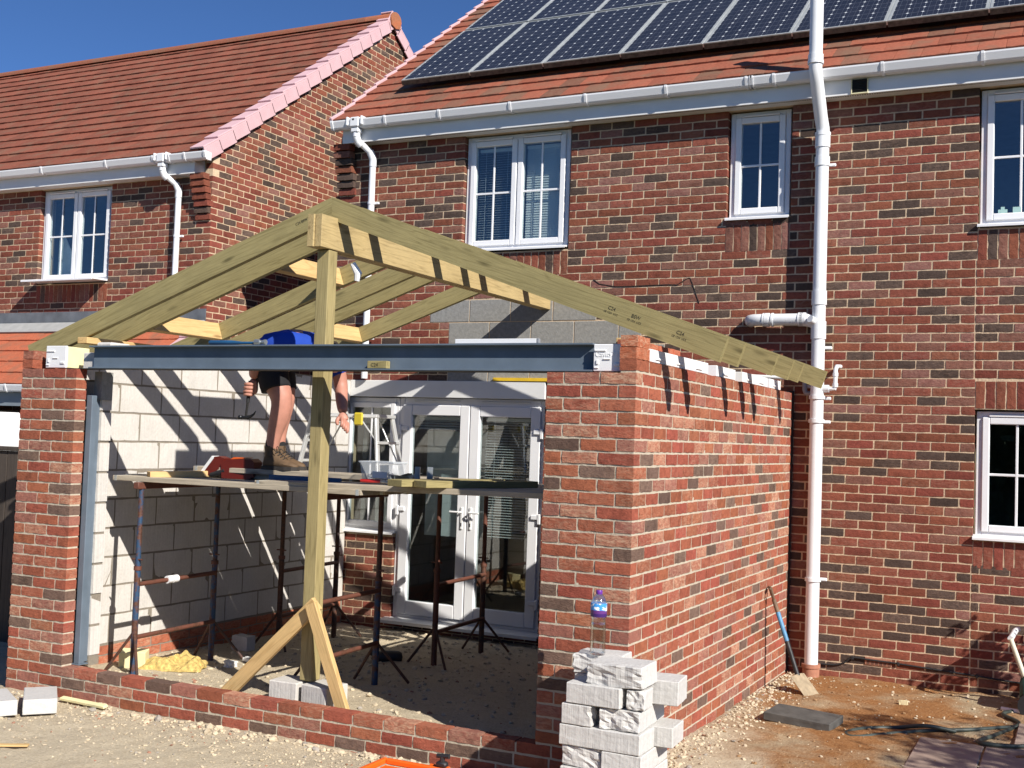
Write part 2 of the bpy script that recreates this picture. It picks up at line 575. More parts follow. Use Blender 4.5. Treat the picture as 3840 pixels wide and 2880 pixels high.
for i in range(-1, NC+5):
    z0 = cz(i+1) + .010; z1 = cz(i); zc = (z0+z1)/2 - .0
    cuts = []
    for o in block_all:
        if o[2] < zc < o[3]: cuts.append((o[0], o[1]))
    cuts.sort()
    segs = []; a = HX0
    for c in cuts:
        if c[0] > a + .02: segs.append((a, c[0]))
        a = max(a, c[1])
    if HX1 > a + .02: segs.append((a, HX1))
    for (a, b) in segs:
        # bond: counted from the left jambs of the openings like the photograph
        ref = b if b < HX1 - .01 else .0
        if b >= HX1 - .01:
            half = (i % 2 == 1)
            bb = ref if a < -.3 else b
            pieces = []
            if a < -.3:
                pieces += course(a, 0.0-.0, half)
                pieces += [(x_, l_) for (x_, l_) in course(0.01, b, not half)]
            else:
                pieces = course(a, b, half)
        else:
            pieces = course(a, b, i % 2 == 1)
        for (xc, l) in pieces:
            hidden = (-6.1 < xc < -1.5 and zc < 2.25 and not (-6.3 < xc < -5.4))
            BS.put((xc, 0, zc), 0, l - .003, .0625, vis=not hidden)
for (x0, x1, z0, z1) in SOLD:
    n = round((x1-x0)/.0755); w = (x1-x0)/n
    h = z1 - z0 - .008
    for k in range(n):
        BS.put((x0 + w*(k+.5), 0, (z0+z1)/2-.002), 0, h, .0655, rot=90)
# corbelled corner under the eaves at the left-hand end
for k in range(7):
    pr = .155 - .021*k
    BS.put((HX0+.11-.01*(k % 2), -pr, cz(k)-.032), 0, .20, .0635, LY=.1)
BS.flush(house_wall)
# grey concrete blocks let into the brickwork
M['concrete_block'] = flat('grey dense block', (.27, .265, .25), .95, var=.16, scale=30, bmp=.8)
def conc_block(x0, x1, z0, z1, par, y=-.001):
    b_ = MB().bbox(x0+.005, x1-.005, y, y+.1, z0+.005, z1-.005, .003)
    return b_.build('concrete_block', M['concrete_block'], par)
for r_, (x0, x1, z0, z1) in enumerate(PATCH):
    x = x1; first = True
    while x > x0 + .05:
        l = .225 if (first and r_ % 2) else .45
        first = False
        l = min(l, x-x0)
        if x-l-x0 < .08: l = x-x0
        conc_block(x-l, x, z0, z1, house_wall); x -= l
# rooms behind the windows
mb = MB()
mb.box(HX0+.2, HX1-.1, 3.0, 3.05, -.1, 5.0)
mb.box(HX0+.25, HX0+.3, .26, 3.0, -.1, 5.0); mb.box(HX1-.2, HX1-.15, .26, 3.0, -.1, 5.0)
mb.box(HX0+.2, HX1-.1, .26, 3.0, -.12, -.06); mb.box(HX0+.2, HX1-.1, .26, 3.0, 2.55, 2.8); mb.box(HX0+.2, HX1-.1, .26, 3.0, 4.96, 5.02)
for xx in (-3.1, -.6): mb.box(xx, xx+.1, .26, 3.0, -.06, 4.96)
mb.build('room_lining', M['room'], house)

# ---- windows
def casement(win, x0, x1, z0, z1, y, bars=(1, 1), sash=.055, handle=None, handle_side=1):
    """an opening light: sash frame, pane, glazing bars"""
    s = sash
    mb = MB()
    b = .006
    for (a0, a1, c0, c1) in ((x0, x0+s, z0, z1), (x1-s, x1, z0, z1)):
        mb.bbox(a0, a1, y-.018, y+.05, c0, c1, b)
    for (c0, c1) in ((z0, z0+s), (z1-s, z1)):
        mb.bbox(x0+s, x1-s, y-.0165, y+.05, c0, c1, b)
    mb.build('sash', M['upvc'], win)
    MB().box(x0+s-.004, x1-s+.004, y+.010, y+.014, z0+s-.004, z1-s+.004).build('pane', M['glass'], win)
    gx0, gx1, gz0, gz1 = x0+s, x1-s, z0+s, z1-s
    for k in range(bars[0]):
        xx = gx0 + (gx1-gx0)*(k+1)/(bars[0]+1)
        MB().bbox(xx-.010, xx+.010, y+.001, y+.009, gz0, gz1, .003).build('glazing_bar', M['upvc'], win)
    for k in range(bars[1]):
        zz = gz0 + (gz1-gz0)*(k+1)/(bars[1]+1)
        MB().bbox(gx0, gx1, y+.0015, y+.0085, zz-.010, zz+.010, .003).build('glazing_bar', M['upvc'], win)
    return (gx0, gx1, gz0, gz1)

_slat = None
def blinds(win, g, y, z_to=None, gap=.024, tilt=38):
    x0, x1, z0, z1 = g
    me = MB().box(-(x1-x0)/2+.008, (x1-x0)/2-.008, -.0165, .0165, -.0006, .0006).mesh('blind_slat', M['blind'])
    z = z1 - .05
    MB().bbox(x0+.006, x1-.006, y-.012, y+.02, z1-.04, z1-.005, .003).build('blind_headrail', M['blind'], win)
    while z > (z_to if z_to is not None else z0+.02):
        o = link('blind_slat', me, win)
        o.location = ((x0+x1)/2, y, z); o.rotation_euler = (rad(tilt), 0, 0)
        z -= gap
    mb = MB()
    for xx in (x0+(x1-x0)*.2, x0+(x1-x0)*.8):
        mb.box(xx-.001, xx+.001, y-.014, y-.012, z, z1-.04)
    mb.build('blind_cord', M['blind'], win)

def window(house_, x0, x1, z0, z1, y, lights, bars=(1, 1), vent=True, sill=True, head=.06, blind=None, sill_z=None):
    fr = .045
    mb = MB()
    mb.bbox(x0, x0+fr, y, y+.07, z0, z1, .004); mb.bbox(x1-fr, x1, y, y+.07, z0, z1, .004)
    mb.bbox(x0+fr, x1-fr, y+.001, y+.07, z0, z0+fr, .004); mb.bbox(x0+fr, x1-fr, y+.001, y+.07, z1-head, z1, .004)
    w = (x1-x0-2*fr)/lights
    for k in range(1, lights):
        xx = x0+fr+w*k; mb.bbox(xx-.012, xx+.012, y+.0015, y+.07, z0+fr, z1-head, .003)
    win = mb.build('window', M['upvc'], house_)
    for k in range(lights):
        a = x0+fr+w*k + (.006 if k else .0); b = x0+fr+w*(k+1) - (.006 if k < lights-1 else .0)
        g = casement(win, a, b, z0+fr-.012, z1-head+.012, y, bars)
        if blind: blinds(win, g, y+.075, tilt=(16 if k == 0 else 62))
        if vent:
            MB().bbox(a+.05, b-.05, y-.022, y-.001, z1-.045, z1-.028, .004).build('trickle_vent', M['upvc'], win)
    if sill:
        MB().prism([(y+.02, z0-.004), (y+.02, z0+.010), (-.036, z0-.006), (-.042, z0-.012), (-.042, z0-.03), (-.034, z0-.03), (-.034, z0-.020), (y+.02, z0-.016)], x0-.012, x1+.012, 'x').build('window_sill', M['upvc'], win)
    # sealant and cavity trim down the reveals
    return win
WY = .058
w_ = window(house, WIN['big'][0]+.006, WIN['big'][1]-.03, 3.785, 4.915, WY, 2, blind=True)
w_ = window(house, WIN['small'][0]+.012, WIN['small'][1]-.022, 3.960, 4.912, WY, 1)
w_ = window(house, WIN['right'][0]+.010, WIN['right'][1]-.01, 3.800, 4.912, WY, 2)
mbs = MB()
for (cx_, cz_) in ((.195, 3.905), (.30, 3.905)):
    if cx_ < .25:
        mbs.box(cx_-.035, cx_+.035, .052, .054, cz_-.014, cz_+.014); mbs.box(cx_-.014, cx_+.014, .0515, .0535, cz_-.035, cz_+.035)
    else: mbs.box(cx_-.03, cx_+.03, .052, .054, cz_-.03, cz_+.03)
M['sticker'] = flat('pale blue sticker', (.38, .58, .55), .6, var=.03)
mbs.build('window_sticker', M['sticker'], w_)
w_ = window(house, WIN['low'][0]+.010, WIN['low'][1]-.01, 1.280, 2.280, WY, 2)

# French doors with a side light
mb = MB()
x0, x1, z0, z1 = DOORS
FY = .045
for a, b in ((x0, x0+.055), (x1-.055, x1)): mb.bbox(a, b, FY, FY+.07, z0+.02, z1, .005)
mb.bbox(x0+.055, x1-.055, FY+.001, FY+.07, z1-.075, z1, .005)
mb.bbox(x0+.055, x1-.055, FY+.001, FY+.07, z0+.02, z0+.055, .005)
doorset = mb.build('french_door', M['upvc'], house)
xm = (x0+x1)/2
for k, (a, b) in enumerate(((x0+.05, xm-.004), (xm+.004, x1-.05))):
    s = .105
    d = MB()
    zz0, zz1 = z0+.06, z1-.07
    d.bbox(a, a+s, FY-.022, FY+.05, zz0, zz1, .007); d.bbox(b-s, b, FY-.022, FY+.05, zz0, zz1, .007)
    d.bbox(a+s, b-s, FY-.0205, FY+.05, zz0, zz0+s+.03, .007); d.bbox(a+s, b-s, FY-.0205, FY+.05, zz1-s, zz1, .007)
    d.build('door_leaf', M['upvc'], doorset)
    MB().box(a+s-.004, b-s+.004, FY+.01, FY+.014, zz0+s+.025, zz1-s+.004).build('pane', M['glass'], doorset)
    g = (a+s, b-s, zz0+s+.03, zz1-s)
    blinds(doorset, g, FY+.12, z_to=(1.98 if k == 0 else .95), gap=.026, tilt=(30 if k == 0 else 14))
    hx = (b-.045) if k == 0 else (a+.045)
    sg = -1 if k == 0 else 1
    h = MB()
    h.bbox(hx-.014, hx+.014, FY-.034, FY-.022, 1.02, 1.24, .006)
    h.tube([(hx, FY-.03, 1.19), (hx, FY-.075, 1.19)], .010, 8)
    h.bbox(min(hx, hx+sg*.115), max(hx, hx+sg*.115), FY-.085, FY-.068, 1.18, 1.20, .006)
    h.build('door_handle', M['upvc_dull'], doorset)
    MB().bbox(hx-.006, hx+.006, FY-.0355, FY-.034, 1.05, 1.085, .002).build('keyhole', M['rubber'], doorset)
    for hz in (.36, 1.17, 1.98):
        e = a-.01 if k == 0 else b+.01
        hb = MB(); hb.bbox(e-.028, e+.004, FY-.045, FY-.021, hz-.05, hz+.05, .005) if k == 0 else hb.bbox(e-.004, e+.028, FY-.045, FY-.021, hz-.05, hz+.05, .005)
        hb.bbox(*((e, e+.075) if k == 0 else (e-.075, e)), FY-.040, FY-.0225, hz-.008, hz+.036, .005)
        hb.build('hinge', M['upvc'], doorset)
    MB().bbox(a+.12, b-.12, FY-.012, FY+.0005, z1-.040, z1-.022, .004).build('trickle_vent', M['upvc_dull'], doorset)
M['curtain'] = flat('pale room wall', (.55, .60, .60), .9)
MB().box(x0+.1, xm-.02, .45, .46, .9, 1.98).build('inner_screen', M['curtain'], doorset)
MB().prism([(.10, z0), (.10, z0+.03), (-.13, z0+.008), (-.13, z0-.022), (-.12, z0-.022), (-.12, z0-.004), (.10, z0-.004)], x0-.06, x1+.05, 'x').build('threshold', M['upvc_dull'], doorset)
sw = window(house, SIDEWIN[0]+.003, SIDEWIN[1]-.003, .95, 2.30, FY, 1, bars=(1, 0), vent=False, sill=True)
# white cover board over the lintel
MB().bbox(LINTEL[0]+.005, LINTEL[1]-.003, -.022, .03, 2.308, 2.476, .004).build('lintel_cover', M['upvc_dull'], house)
M['yellow'] = flat('yellow dpc strip', (.75, .48, .03), .5)
MB().box(-4.35, -3.7, -.03, .003, 2.481, 2.512).build('damp_proof_or_gap_strip', M['yellow'], house)

# ---- eaves
FB, FT = 4.920, 5.115
mb = MB(); mb.box(HX0+.15, HX1, -.165, -.150, FB, FT); mb.build('fascia', M['upvc_dull'], house)
mb = MB(); mb.box(HX0+.15, HX1, -.149, .006, FB+.006, FB+.014); mb.box(HX0+.13, HX0+.149, -.165, .006, FB, FT)
soff = mb.build('soffit', M['upvc_dull'], house)
vs_ = MB()
x = HX0+.3
while x < HX1: vs_.box(x-.005, x+.005, -.120, -.100, FB+.0045, FB+.0055); x += .02
stuff(vs_.build('soffit_slot', M['rubber'], soff))
def gutter(house_, x0, x1, z, yb, brs, name='gutter'):
    """square section gutter with its back at y=yb and its rim at height z"""
    p = [(yb, z), (yb, z-.070), (yb-.015, z-.080), (yb-.078, z-.080), (yb-.092, z-.066), (yb-.112, z-.010), (yb-.112, z+.003), (yb-.106, z+.003), (yb-.105, z-.010), (yb-.086, z-.064), (yb-.075, z-.074), (yb-.016, z-.074), (yb-.005, z-.066), (yb-.005, z)]
    g = MB().prism(p, x0, x1, 'x').build(name, M['upvc'], house_)
    q = [(yb-.001, z+.004), (yb-.001, z-.085), (yb-.015, z-.087), (yb-.080, z-.087), (yb-.098, z-.070), (yb-.119, z-.012), (yb-.119, z+.007), (yb-.1125, z+.007), (yb-.1125, z-.011), (yb-.0925, z-.0665), (yb-.078, z-.0805), (yb-.016, z-.0805)]
    for bx, w in brs:
        MB().prism(q, bx-w/2, bx+w/2, 'x').build('gutter_bracket', M['upvc'], g)
    for e, sg in ((x0, -1), (x1, 1)):
        MB().prism([(a*1.0, b) for a, b in q[:7]], min(e, e+sg*.03), max(e, e+sg*.03), 'x').build('gutter_end', M['upvc'], g)
    return g
brs = [(-5.93, .024), (-5.56, .024)] + [(-4.93+.78*k, .024) for k in range(5)] + [(-1.86, .02), (-1.82, .02), (-1.62, .024), (-.72, .024), (.05, .024), (.85, .024)]
gut = gutter(house, HX0+.075, HX1, 5.130, -.166, brs)
# fascia grille
M['cream'] = flat('cream plastic', (.72, .66, .42), .5)
mb = MB(); gx0, gx1 = -.985, -.845
for a in ((gx0, gx0+.008), (gx1-.008, gx1)): mb.bbox(a[0], a[1], -.182, -.164, 4.925, 5.045, .002)
mb.bbox(gx0, gx1, -.186, -.164, 4.915, 4.926, .002)
gr = mb.build('fascia_vent', M['cream'], house)
MB().box(gx0, gx1, -.1655, -.1648, 4.925, 5.045).build('vent_back', M['rubber'], gr)
for k in range(8):
    MB().box(gx0+.008, gx1-.008, -.180, -.166, 4.935+.0135*k, 4.938+.0135*k).build('vent_slat', M['dark'], gr)

# ---- roof
PIT = rad(36.5)
def roof_frame(x0, y0, z0):
    """local x along the eave, y up the slope, z out of the roof"""
    return Matrix.Translation((x0, y0, z0)) @ Matrix.Rotation(PIT, 4, 'X')
def tile_mesh(name, W_, Lg, seed, mat, th=.024):
    rr = random.Random(seed)
    vs = []; fs = []
    nx = 4
    for j, (yy, zt) in enumerate(((0, 0), (.012, .004), (Lg, 0))):
        for i in range(nx+1):
            x = W_*i/nx
            wob = rr.uniform(-.0022, .0022) if j == 0 else 0
            vs.append((x, yy + (rr.uniform(-.002, .002) if j == 0 else 0), th + zt*0 - (.003 if j == 0 else 0) + wob + (-.0015 if i in (0, nx) else 0)))
    for i in range(nx+1): vs.append((W_*i/nx, 0, 0))
    Wn = nx+1
    for j in range(2):
        for i in range(nx):
            a = j*Wn+i; fs.append((a, a+1, a+Wn+1, a+Wn))
    for i in range(nx):
        a = 3*Wn+i; fs.append((a, a+1, i+1, i))
    # sides
    b = len(vs); vs += [(0, Lg, 0), (W_, Lg, 0)]
    fs.append((3*Wn, 0, Wn, 2*Wn, b)); fs.append((3*Wn+nx, b+1, 2*Wn+nx, Wn+nx, nx))
    me = bpy.data.meshes.new(name); me.from_pydata(vs, [], fs); me.materials.append(mat)
    return me, vs, fs
def tile_mat(name, joined, lichen=.5):
    m, nt, b = new_mat(name)
    if joined: col = N(nt, 'ShaderNodeAttribute', attribute_name='bc').outputs['Color']
    else: col = N(nt, 'ShaderNodeObjectInfo').outputs['Color']
    v = wpos(nt)
    n1 = noise(nt, v, 40, 5, .6); n2 = noise(nt, v, 5, 5, .65)
    c = mixc(nt, 1, col, ramp(nt, n1, [(.25, (.75, .74, .73)), (.75, (1.2, 1.18, 1.15))]), 'MULTIPLY')
    c = mixc(nt, mathn(nt, 'MULTIPLY', ramp(nt, n2, [(.48, (0, 0, 0)), (.66, (1, 1, 1))]), lichen), c, (.19, .13, .085))
    L(nt, c, b.inputs['Base Color']); b.inputs['Roughness'].default_value = .85; b.inputs['Specular IOR Level'].default_value = .25
    bump(nt, b, n1, .5, .003)
    return m
M['tile1'] = tile_mat('clay tile', False); M['tileN'] = tile_mat('clay tiles joined', True)
M['tile_felt'] = flat('roof underlay', (.05, .03, .025), .95)
def pal_tile_main():
    k = R.uniform(.85, 1.15); t = R.random()
    if t < .3: return (.22*k, .10*k, .065*k, 1)
    return (.31*k, .10*k, .06*k, 1)
def pal_tile_neigh():
    k = R.uniform(.85, 1.15)
    return (.24*k, .08*k, .05*k, 1)
def pal_tile_fresh():
    k = R.uniform(.93, 1.07)
    return (.47*k, .135*k, .07*k, 1)
def tiles(parent, F, x0, x1, smax, pal, W_=.215, gauge=.25, skip=None, limit=300, tilt=4.6, bond=True):
    meshes = [tile_mesh('roof_tile', W_-.003, gauge+.06, k, M['tile1']) for k in range(5)]
    items = []
    rows = int(smax/gauge)+1
    for r_ in range(rows):
        s0 = r_*gauge
        x = x0 - (W_/2 if (bond and r_ % 2) else 0)
        while x < x1 - .01:
            a, b = max(x, x0), min(x+W_, x1)
            if b-a > .03 and not (skip and skip((a+b)/2, s0+gauge/2)):
                T = F @ Matrix.Translation((a, s0, R.uniform(-.0015, .002)+.0)) @ Matrix.Rotation(-rad(tilt)+R.uniform(-.004, .004), 4, 'X') @ Matrix.Rotation(R.uniform(-.004, .004), 4, 'Z') @ Matrix.Diagonal(((b-a)/W_, 1, 1, 1))
                p = T @ Vector((W_/2, gauge/2, 0)); u, v, z = proj(p)
                ok = -40 < u < 3880 and -30 < v < 2900
                items.append((1/z**2*(b-a) if ok else 0, T))
            x += W_
    items.sort(key=lambda t: -t[0])
    mb = MB()
    for k, (s_, T) in enumerate(items):
        me, vs_, fs_ = meshes[R.randrange(5)]
        c = pal()
        if k < limit and s_ > 0:
            o = link('roof_tile', me, parent); o.matrix_local = T; o.color = c
        else:
            mb.cur = c; mb.add([T @ Vector(p) for p in vs_], fs_)
    if mb.v:
        stuff(mb.build('roof_tile', M['tileN'], parent, fix=False))
EY, EZ = -.205, 5.150
SL = 5.6
FR = roof_frame(0, EY, EZ)
mb = MB(); mb.box(HX0-.0, HX1, .02, SL, -.09, -.035, FR)
roof = mb.build('roof', M['tile_felt'], house)
def under_panels(x, s): return -5.45 < x < 1.6 and 1.1 < s
tiles(roof, FR, HX0+.03, HX1, 4.6, pal_tile_main, skip=under_panels)
M['verge'] = flat('pink verge tile', (.62, .40, .42), .7, var=.06)
for k in range(18):
    v_ = MB(); v_.bbox(HX0-.012, HX0+.022, 0, .262, -.055, .030, .004)
    o = v_.build('verge_tile', M['verge'], roof); o.matrix_local = FR @ Matrix.Translation((0, .25*k+.002*(k % 2), .012)) @ Matrix.Rotation(-rad(4.6), 4, 'X')
# gable infill so that the roof has a wall beneath its end
g_ = MB(); g_.prism([(.02, 5.05), (.02, 5.10), (4.2, 8.2), (8.4, 5.10), (8.4, -.5), (.02, -.5)], HX0+.02, HX0+.12, 'x')
g_.build('gable_wall', M['mortar_house'], house)

# ---- solar panels
def cell_mat():
    m, nt, b = new_mat('solar cells')
    uv = N(nt, 'ShaderNodeTexCoord').outputs['Object']
    sp = N(nt, 'ShaderNodeSeparateXYZ'); L(nt, uv, sp.inputs[0])
    CX, CY = .775/6, 1.56/12
    fx = mathn(nt, 'FRACT', mathn(nt, 'DIVIDE', sp.outputs[0], CX)); fy = mathn(nt, 'FRACT', mathn(nt, 'DIVIDE', sp.outputs[1], CY))
    dx = mathn(nt, 'ABSOLUTE', mathn(nt, 'SUBTRACT', fx, .5)); dy = mathn(nt, 'ABSOLUTE', mathn(nt, 'SUBTRACT', fy, .5))
    gap = mathn(nt, 'MAXIMUM', mathn(nt, 'GREATER_THAN', dx, .488), mathn(nt, 'GREATER_THAN', dy, .490))
    dia = mathn(nt, 'GREATER_THAN', mathn(nt, 'ADD', dx, dy), .885)
    bus = mathn(nt, 'LESS_THAN', mathn(nt, 'ABSOLUTE', mathn(nt, 'SUBTRACT', mathn(nt, 'ABSOLUTE', mathn(nt, 'SUBTRACT', fx, .5)), .2)), .010)
    n1 = noise(nt, wpos(nt), 3, 3)
    c = ramp(nt, n1, [(.3, (.016, .018, .026)), (.7, (.026, .028, .038))])
    c = mixc(nt, mathn(nt, 'MULTIPLY', bus, .35), c, (.20, .21, .24))
    c = mixc(nt, mathn(nt, 'MULTIPLY', gap, .55), c, (.36, .38, .42))
    c = mixc(nt, mathn(nt, 'MULTIPLY', dia, .95), c, (.70, .72, .74))
    L(nt, c, b.inputs['Base Color'])
    b.inputs['Roughness'].default_value = .22
    b.inputs['Specular IOR Level'].default_value = .35
    return m
M['cells'] = cell_mat()
M['alu'] = flat('aluminium frame', (.62, .64, .62), .42, .55, var=.12)
M['grime'] = flat('mossy panel edge', (.10, .085, .06), .9, var=.5, scale=30)
PW, PH = .808, 1.62
def make_panel():
    p = empty('solar_panel', 'x', 'solar panel', group='solar panels on the house roof')
    mb = MB()
    for (a0, a1, c0, c1) in ((0, .022, 0, PH), (PW-.022, PW, 0, PH), (.022, PW-.022, 0, .022), (.022, PW-.022, PH-.022, PH)):
        mb.box(a0, a1, c0, c1, 0, .042)
    mb.build('frame', M['alu'], p)
    MB().box(.0, PW, -.006, -.0005, -.014, .034).build('mossy_edge', M['grime'], p)
    o = MB().box(0, .775, 0, 1.575, 0, .006).build('cell_sheet', M['cells'], p); o.location = (.0165, .0225, .034)
    MB().box(PW+.002, PW+.018, 0, PH, .004, .038).build('rail', M['alu'], p)
    return p
proto = make_panel()
ordn = ['leftmost', 'second from the left', 'third from the left', 'fourth from the left', 'fifth from the left', 'sixth from the left', 'seventh from the left', 'rightmost']
for row in range(2):
    for k in range(8 if row == 0 else 5):
        p = proto if (row == 0 and k == 0) else copy_tree(proto)
        p.matrix_world = FR @ Matrix.Translation((-5.70+.823*k, .66+1.80*row*(.925), .105))
        nm = ordn[k] if row == 0 else ordn[k].replace('rightmost', 'eighth from the left')
        p['label'] = ('dark glazed solar panel, ' + nm + (' in the lower row above the gutter' if row == 0 else ' in the upper row under the sky'))
# ------------------------------------------------------------------ neighbouring house on the left
XN, YN, ZO = -8.157, .20, -.11
neigh = empty('neighbour_house', 'red brick neighbouring house with brown tiled roof and pink verge tiles', 'house', (0, 0, 0))
NRZ = 7.80; NRY = YN + 3.62
def nz(i): return (NC-i)*HC + ZO
NWIN = (-10.88, -9.695, 3.625, 4.81)
NS = (-10.88, -9.695, nz(19), 3.615)
mb = MB()
mortar_slab(mb, -13.5, XN-.003, -.5, 4.95, YN+.0042, YN+.25, [(NWIN[0]-.006, NWIN[1]+.006, NWIN[2], NWIN[3])])
nwall = mb.build('wall', M['mortar_house'], neigh)
mb = MB()
sl = math.tan(PIT)
mb.prism([(YN+.003, -.5), (YN+.003, 5.05), (NRY, 5.05+sl*(NRY-YN)), (2*NRY-YN, 5.05), (2*NRY-YN, -.5)], XN-.25, XN-.0042, 'x')
ngable = mb.build('gable_wall', M['mortar_house'], neigh)
BN = BrickSet(M['brick_house1'], M['brick_houseN'], pal_house)
for i in range(0, NC-24):
    z = nz(i) - .0373
    if z < 2.0: break
    segs = [(-12.9, XN)]
    for o in (NWIN, NS):
        if o[2] < z < o[3]:
            segs = [(-12.9, o[0]), (o[1], XN)]
    for (a, b) in segs:
        if b == XN:
            e = XN if i % 2 else XN - .1125
            for (xc, l) in course(a, e, False): BN.put((xc, YN, z), 0, l-.003, .0625)
        else:
            for (xc, l) in course(a, b, i % 2 == 1): BN.put((xc, YN, z), 0, l-.003, .0625)
x0, x1, z0, z1 = NS
n = round((x1-x0)/.0755); w = (x1-x0)/n
for k in range(n): BN.put((x0+w*(k+.5), YN, (z0+z1)/2), 0, z1-z0-.008, .0655, rot=90)
for k in range(7):
    pr = .155-.021*k
    BN.put((XN-.10-.01*(k % 2), YN-pr, nz(k)-.032), 0, .20, .0646)
BN.flush(nwall)
BG = BrickSet(M['brick_house1'], M['brick_houseN'], pal_house)
for i in range(-42, NC-30):
    z = nz(i) - .0373
    ytop = NRY - max(0, (z+.05-4.93))/sl if z > 4.9 else 99
    y0 = YN + (.0 if i % 2 == 0 else .1125)
    y1 = min(6.6, 2*NRY - YN)
    y = y0
    while y < y1:
        yc = y+.1075
        lim = NRY - abs(yc-NRY)
        zt = 5.07 + sl*(lim-YN)
        if z + .02 < zt: BG.put((XN, yc, z), 90, .212, .0625)
        y += .225
BG.flush(ngable)
for (a, b) in ((-13.4, XN-.4),):
    mb = MB(); mb.box(-13.5, XN-.14, YN-.165, YN-.150, FB+ZO, FT+ZO); mb.build('fascia', M['upvc_dull'], neigh)
    mb = MB(); mb.box(-13.5, XN-.14, YN-.149, YN+.006, FB+ZO+.006, FB+ZO+.014); mb.box(XN-.139, XN-.125, YN-.165, YN+.006, FB+ZO, FT+ZO)
    mb.build('soffit', M['upvc_dull'], neigh)
gutter(neigh, -13.5, XN+.085, 5.130+ZO, YN-.166, [(-11.55, .024), (-10.60, .024), (-9.55, .024), (-8.82, .02), (-8.58, .02), (-8.35, .024)])
nw = window(neigh, NWIN[0]+.01, NWIN[1]-.02, 3.66, 4.80, YN+WY, 2)
M['curt'] = flat('pale curtain', (.55, .62, .64), .9)
MB().prism([(-10.80, 3.70), (-10.52, 3.70), (-10.50, 3.95), (-10.76, 4.35), (-10.80, 4.4)], YN+.25, YN+.26, 'y').build('curtain', M['curt'], nw)
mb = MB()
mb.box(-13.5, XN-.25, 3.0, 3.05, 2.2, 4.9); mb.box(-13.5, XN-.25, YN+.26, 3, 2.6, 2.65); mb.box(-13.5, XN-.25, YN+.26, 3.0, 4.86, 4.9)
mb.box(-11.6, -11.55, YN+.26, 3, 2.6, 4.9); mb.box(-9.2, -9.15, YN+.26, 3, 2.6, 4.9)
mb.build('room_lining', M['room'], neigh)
FN = roof_frame(0, YN-.205, 5.150+ZO)
NSL = (NRY-YN+.205)/math.cos(PIT)
mb = MB(); mb.box(-17, XN+.0, .02, NSL, -.09, -.03, FN)
Fb = Matrix.Translation((0, 2*NRY-YN+.205, 5.15+ZO)) @ Matrix.Rotation(-PIT, 4, 'X')
mb.box(-17, XN+.0, -NSL, -.02, -.09, .0, Fb)
nroof = mb.build('roof', M['tile_felt'], neigh)
tiles(nroof, FN, -16.6, XN-.02, NSL-.05, pal_tile_neigh, W_=.30, gauge=.285)
nv = int(NSL/.285)+1
for back in (0, 1):
    for k in range(nv):
        o = MB().bbox(XN-.15, XN+.050, 0, .30, .036, .056, .003).bbox(XN+.030, XN+.0505, 0, .30, -.115, .0355, .003).build('verge_tile', M['verge'], nroof)
        if back: o.matrix_local = Matrix.Translation((0, 2*NRY, 0)) @ Matrix.Diagonal((1, -1, 1, 1)) @ FN @ Matrix.Translation((0, .285*k, 0)) @ Matrix.Rotation(-rad(4.6), 4, 'X')
        else: o.matrix_local = FN @ Matrix.Translation((0, .285*k, .0)) @ Matrix.Rotation(-rad(4.6), 4, 'X')
zr = 5.15+ZO+math.sin(PIT)*NSL
x = XN+.055; k = 0
while x > -17:
    prof = [(math.cos(a)*.125, math.sin(a)*.105) for a in [PI*t/8 for t in range(9)]]
    o = MB().prism([(NRY+p[0], zr-.035+p[1]) for p in prof], x-.445, x, 'x').build('ridge_tile', M['tile1'], nroof)
    o.color = (.27, .10, .06, 1) if k else (.40, .13, .065, 1)
    x -= .45; k += 1
o = MB().prism([(NRY+p[0]*1.1, zr-.035+p[1]*1.08) for p in prof] + [(NRY-.11, zr-.13), (NRY, zr-.16), (NRY+.11, zr-.13)], XN+.056, XN+.075, 'x').build('ridge_end', M['tile1'], nroof)
o.color = (.45, .15, .07, 1)
# single-storey lean-to in front of the neighbour
LY, LZ = -.86, 2.335
FL = roof_frame(0, LY, LZ)
mb = MB(); LS = (YN-LY)/math.cos(PIT)
mb.box(-13.5, -8.15, .02, LS, -.09, -.03, FL)
lroof = mb.build('lean_to_roof', M['tile_felt'], neigh)
tiles(lroof, FL, -12.6, -8.17, LS-.16, pal_tile_fresh, W_=.30, gauge=.235, limit=60)
for k in range(5):
    o = MB().bbox(-8.25, -8.115, 0, .25, .030, .046, .003).bbox(-8.13, -8.1145, 0, .25, -.075, .0295, .003).build('verge_tile', M['verge'], lroof)
    o.matrix_local = FL @ Matrix.Translation((0, .235*k, 0)) @ Matrix.Rotation(-rad(4.6), 4, 'X')
M['lead'] = flat('lead flashing', (.13, .14, .155), .6, var=.25, scale=6)
mb = MB(); mb.box(-13.5, -8.157, YN-.012, YN-.003, LZ+sl*(YN-LY)-.03, LZ+sl*(YN-LY)+.16)
mb.build('flashing', M['lead'], neigh)
M['cement'] = flat('cement fillet', (.34, .34, .33), .9)
MB().box(-13.5, -8.16, LS-.21, LS-.0, .02, .036, FL).build('apron_flashing', M['cement'], neigh)
M['greyboard'] = flat('grey painted board', (.20, .235, .27), .5, var=.05)
MB().box(-13.5, -8.15, LY+.04, LY+.06, 2.10, 2.30).build('fascia_board', M['greyboard'], neigh)
gutter(neigh, -13.5, -8.15, 2.335, LY+.038, [(-11.0, .024), (-10.0, .024), (-9.0, .024)])
mb = MB(); x = -12.5
mb.box(-13.5, -8.2, YN-.95, YN-.90, -.4, 2.0)
mb.build('lean_to_wall', M['greyboard'], neigh)
while x < -8.4:
    MB().bbox(x+.004, x+.196, YN-.965, YN-.9505, .0, 1.98, .004).build('door_board', M['greyboard'], neigh); x += .20

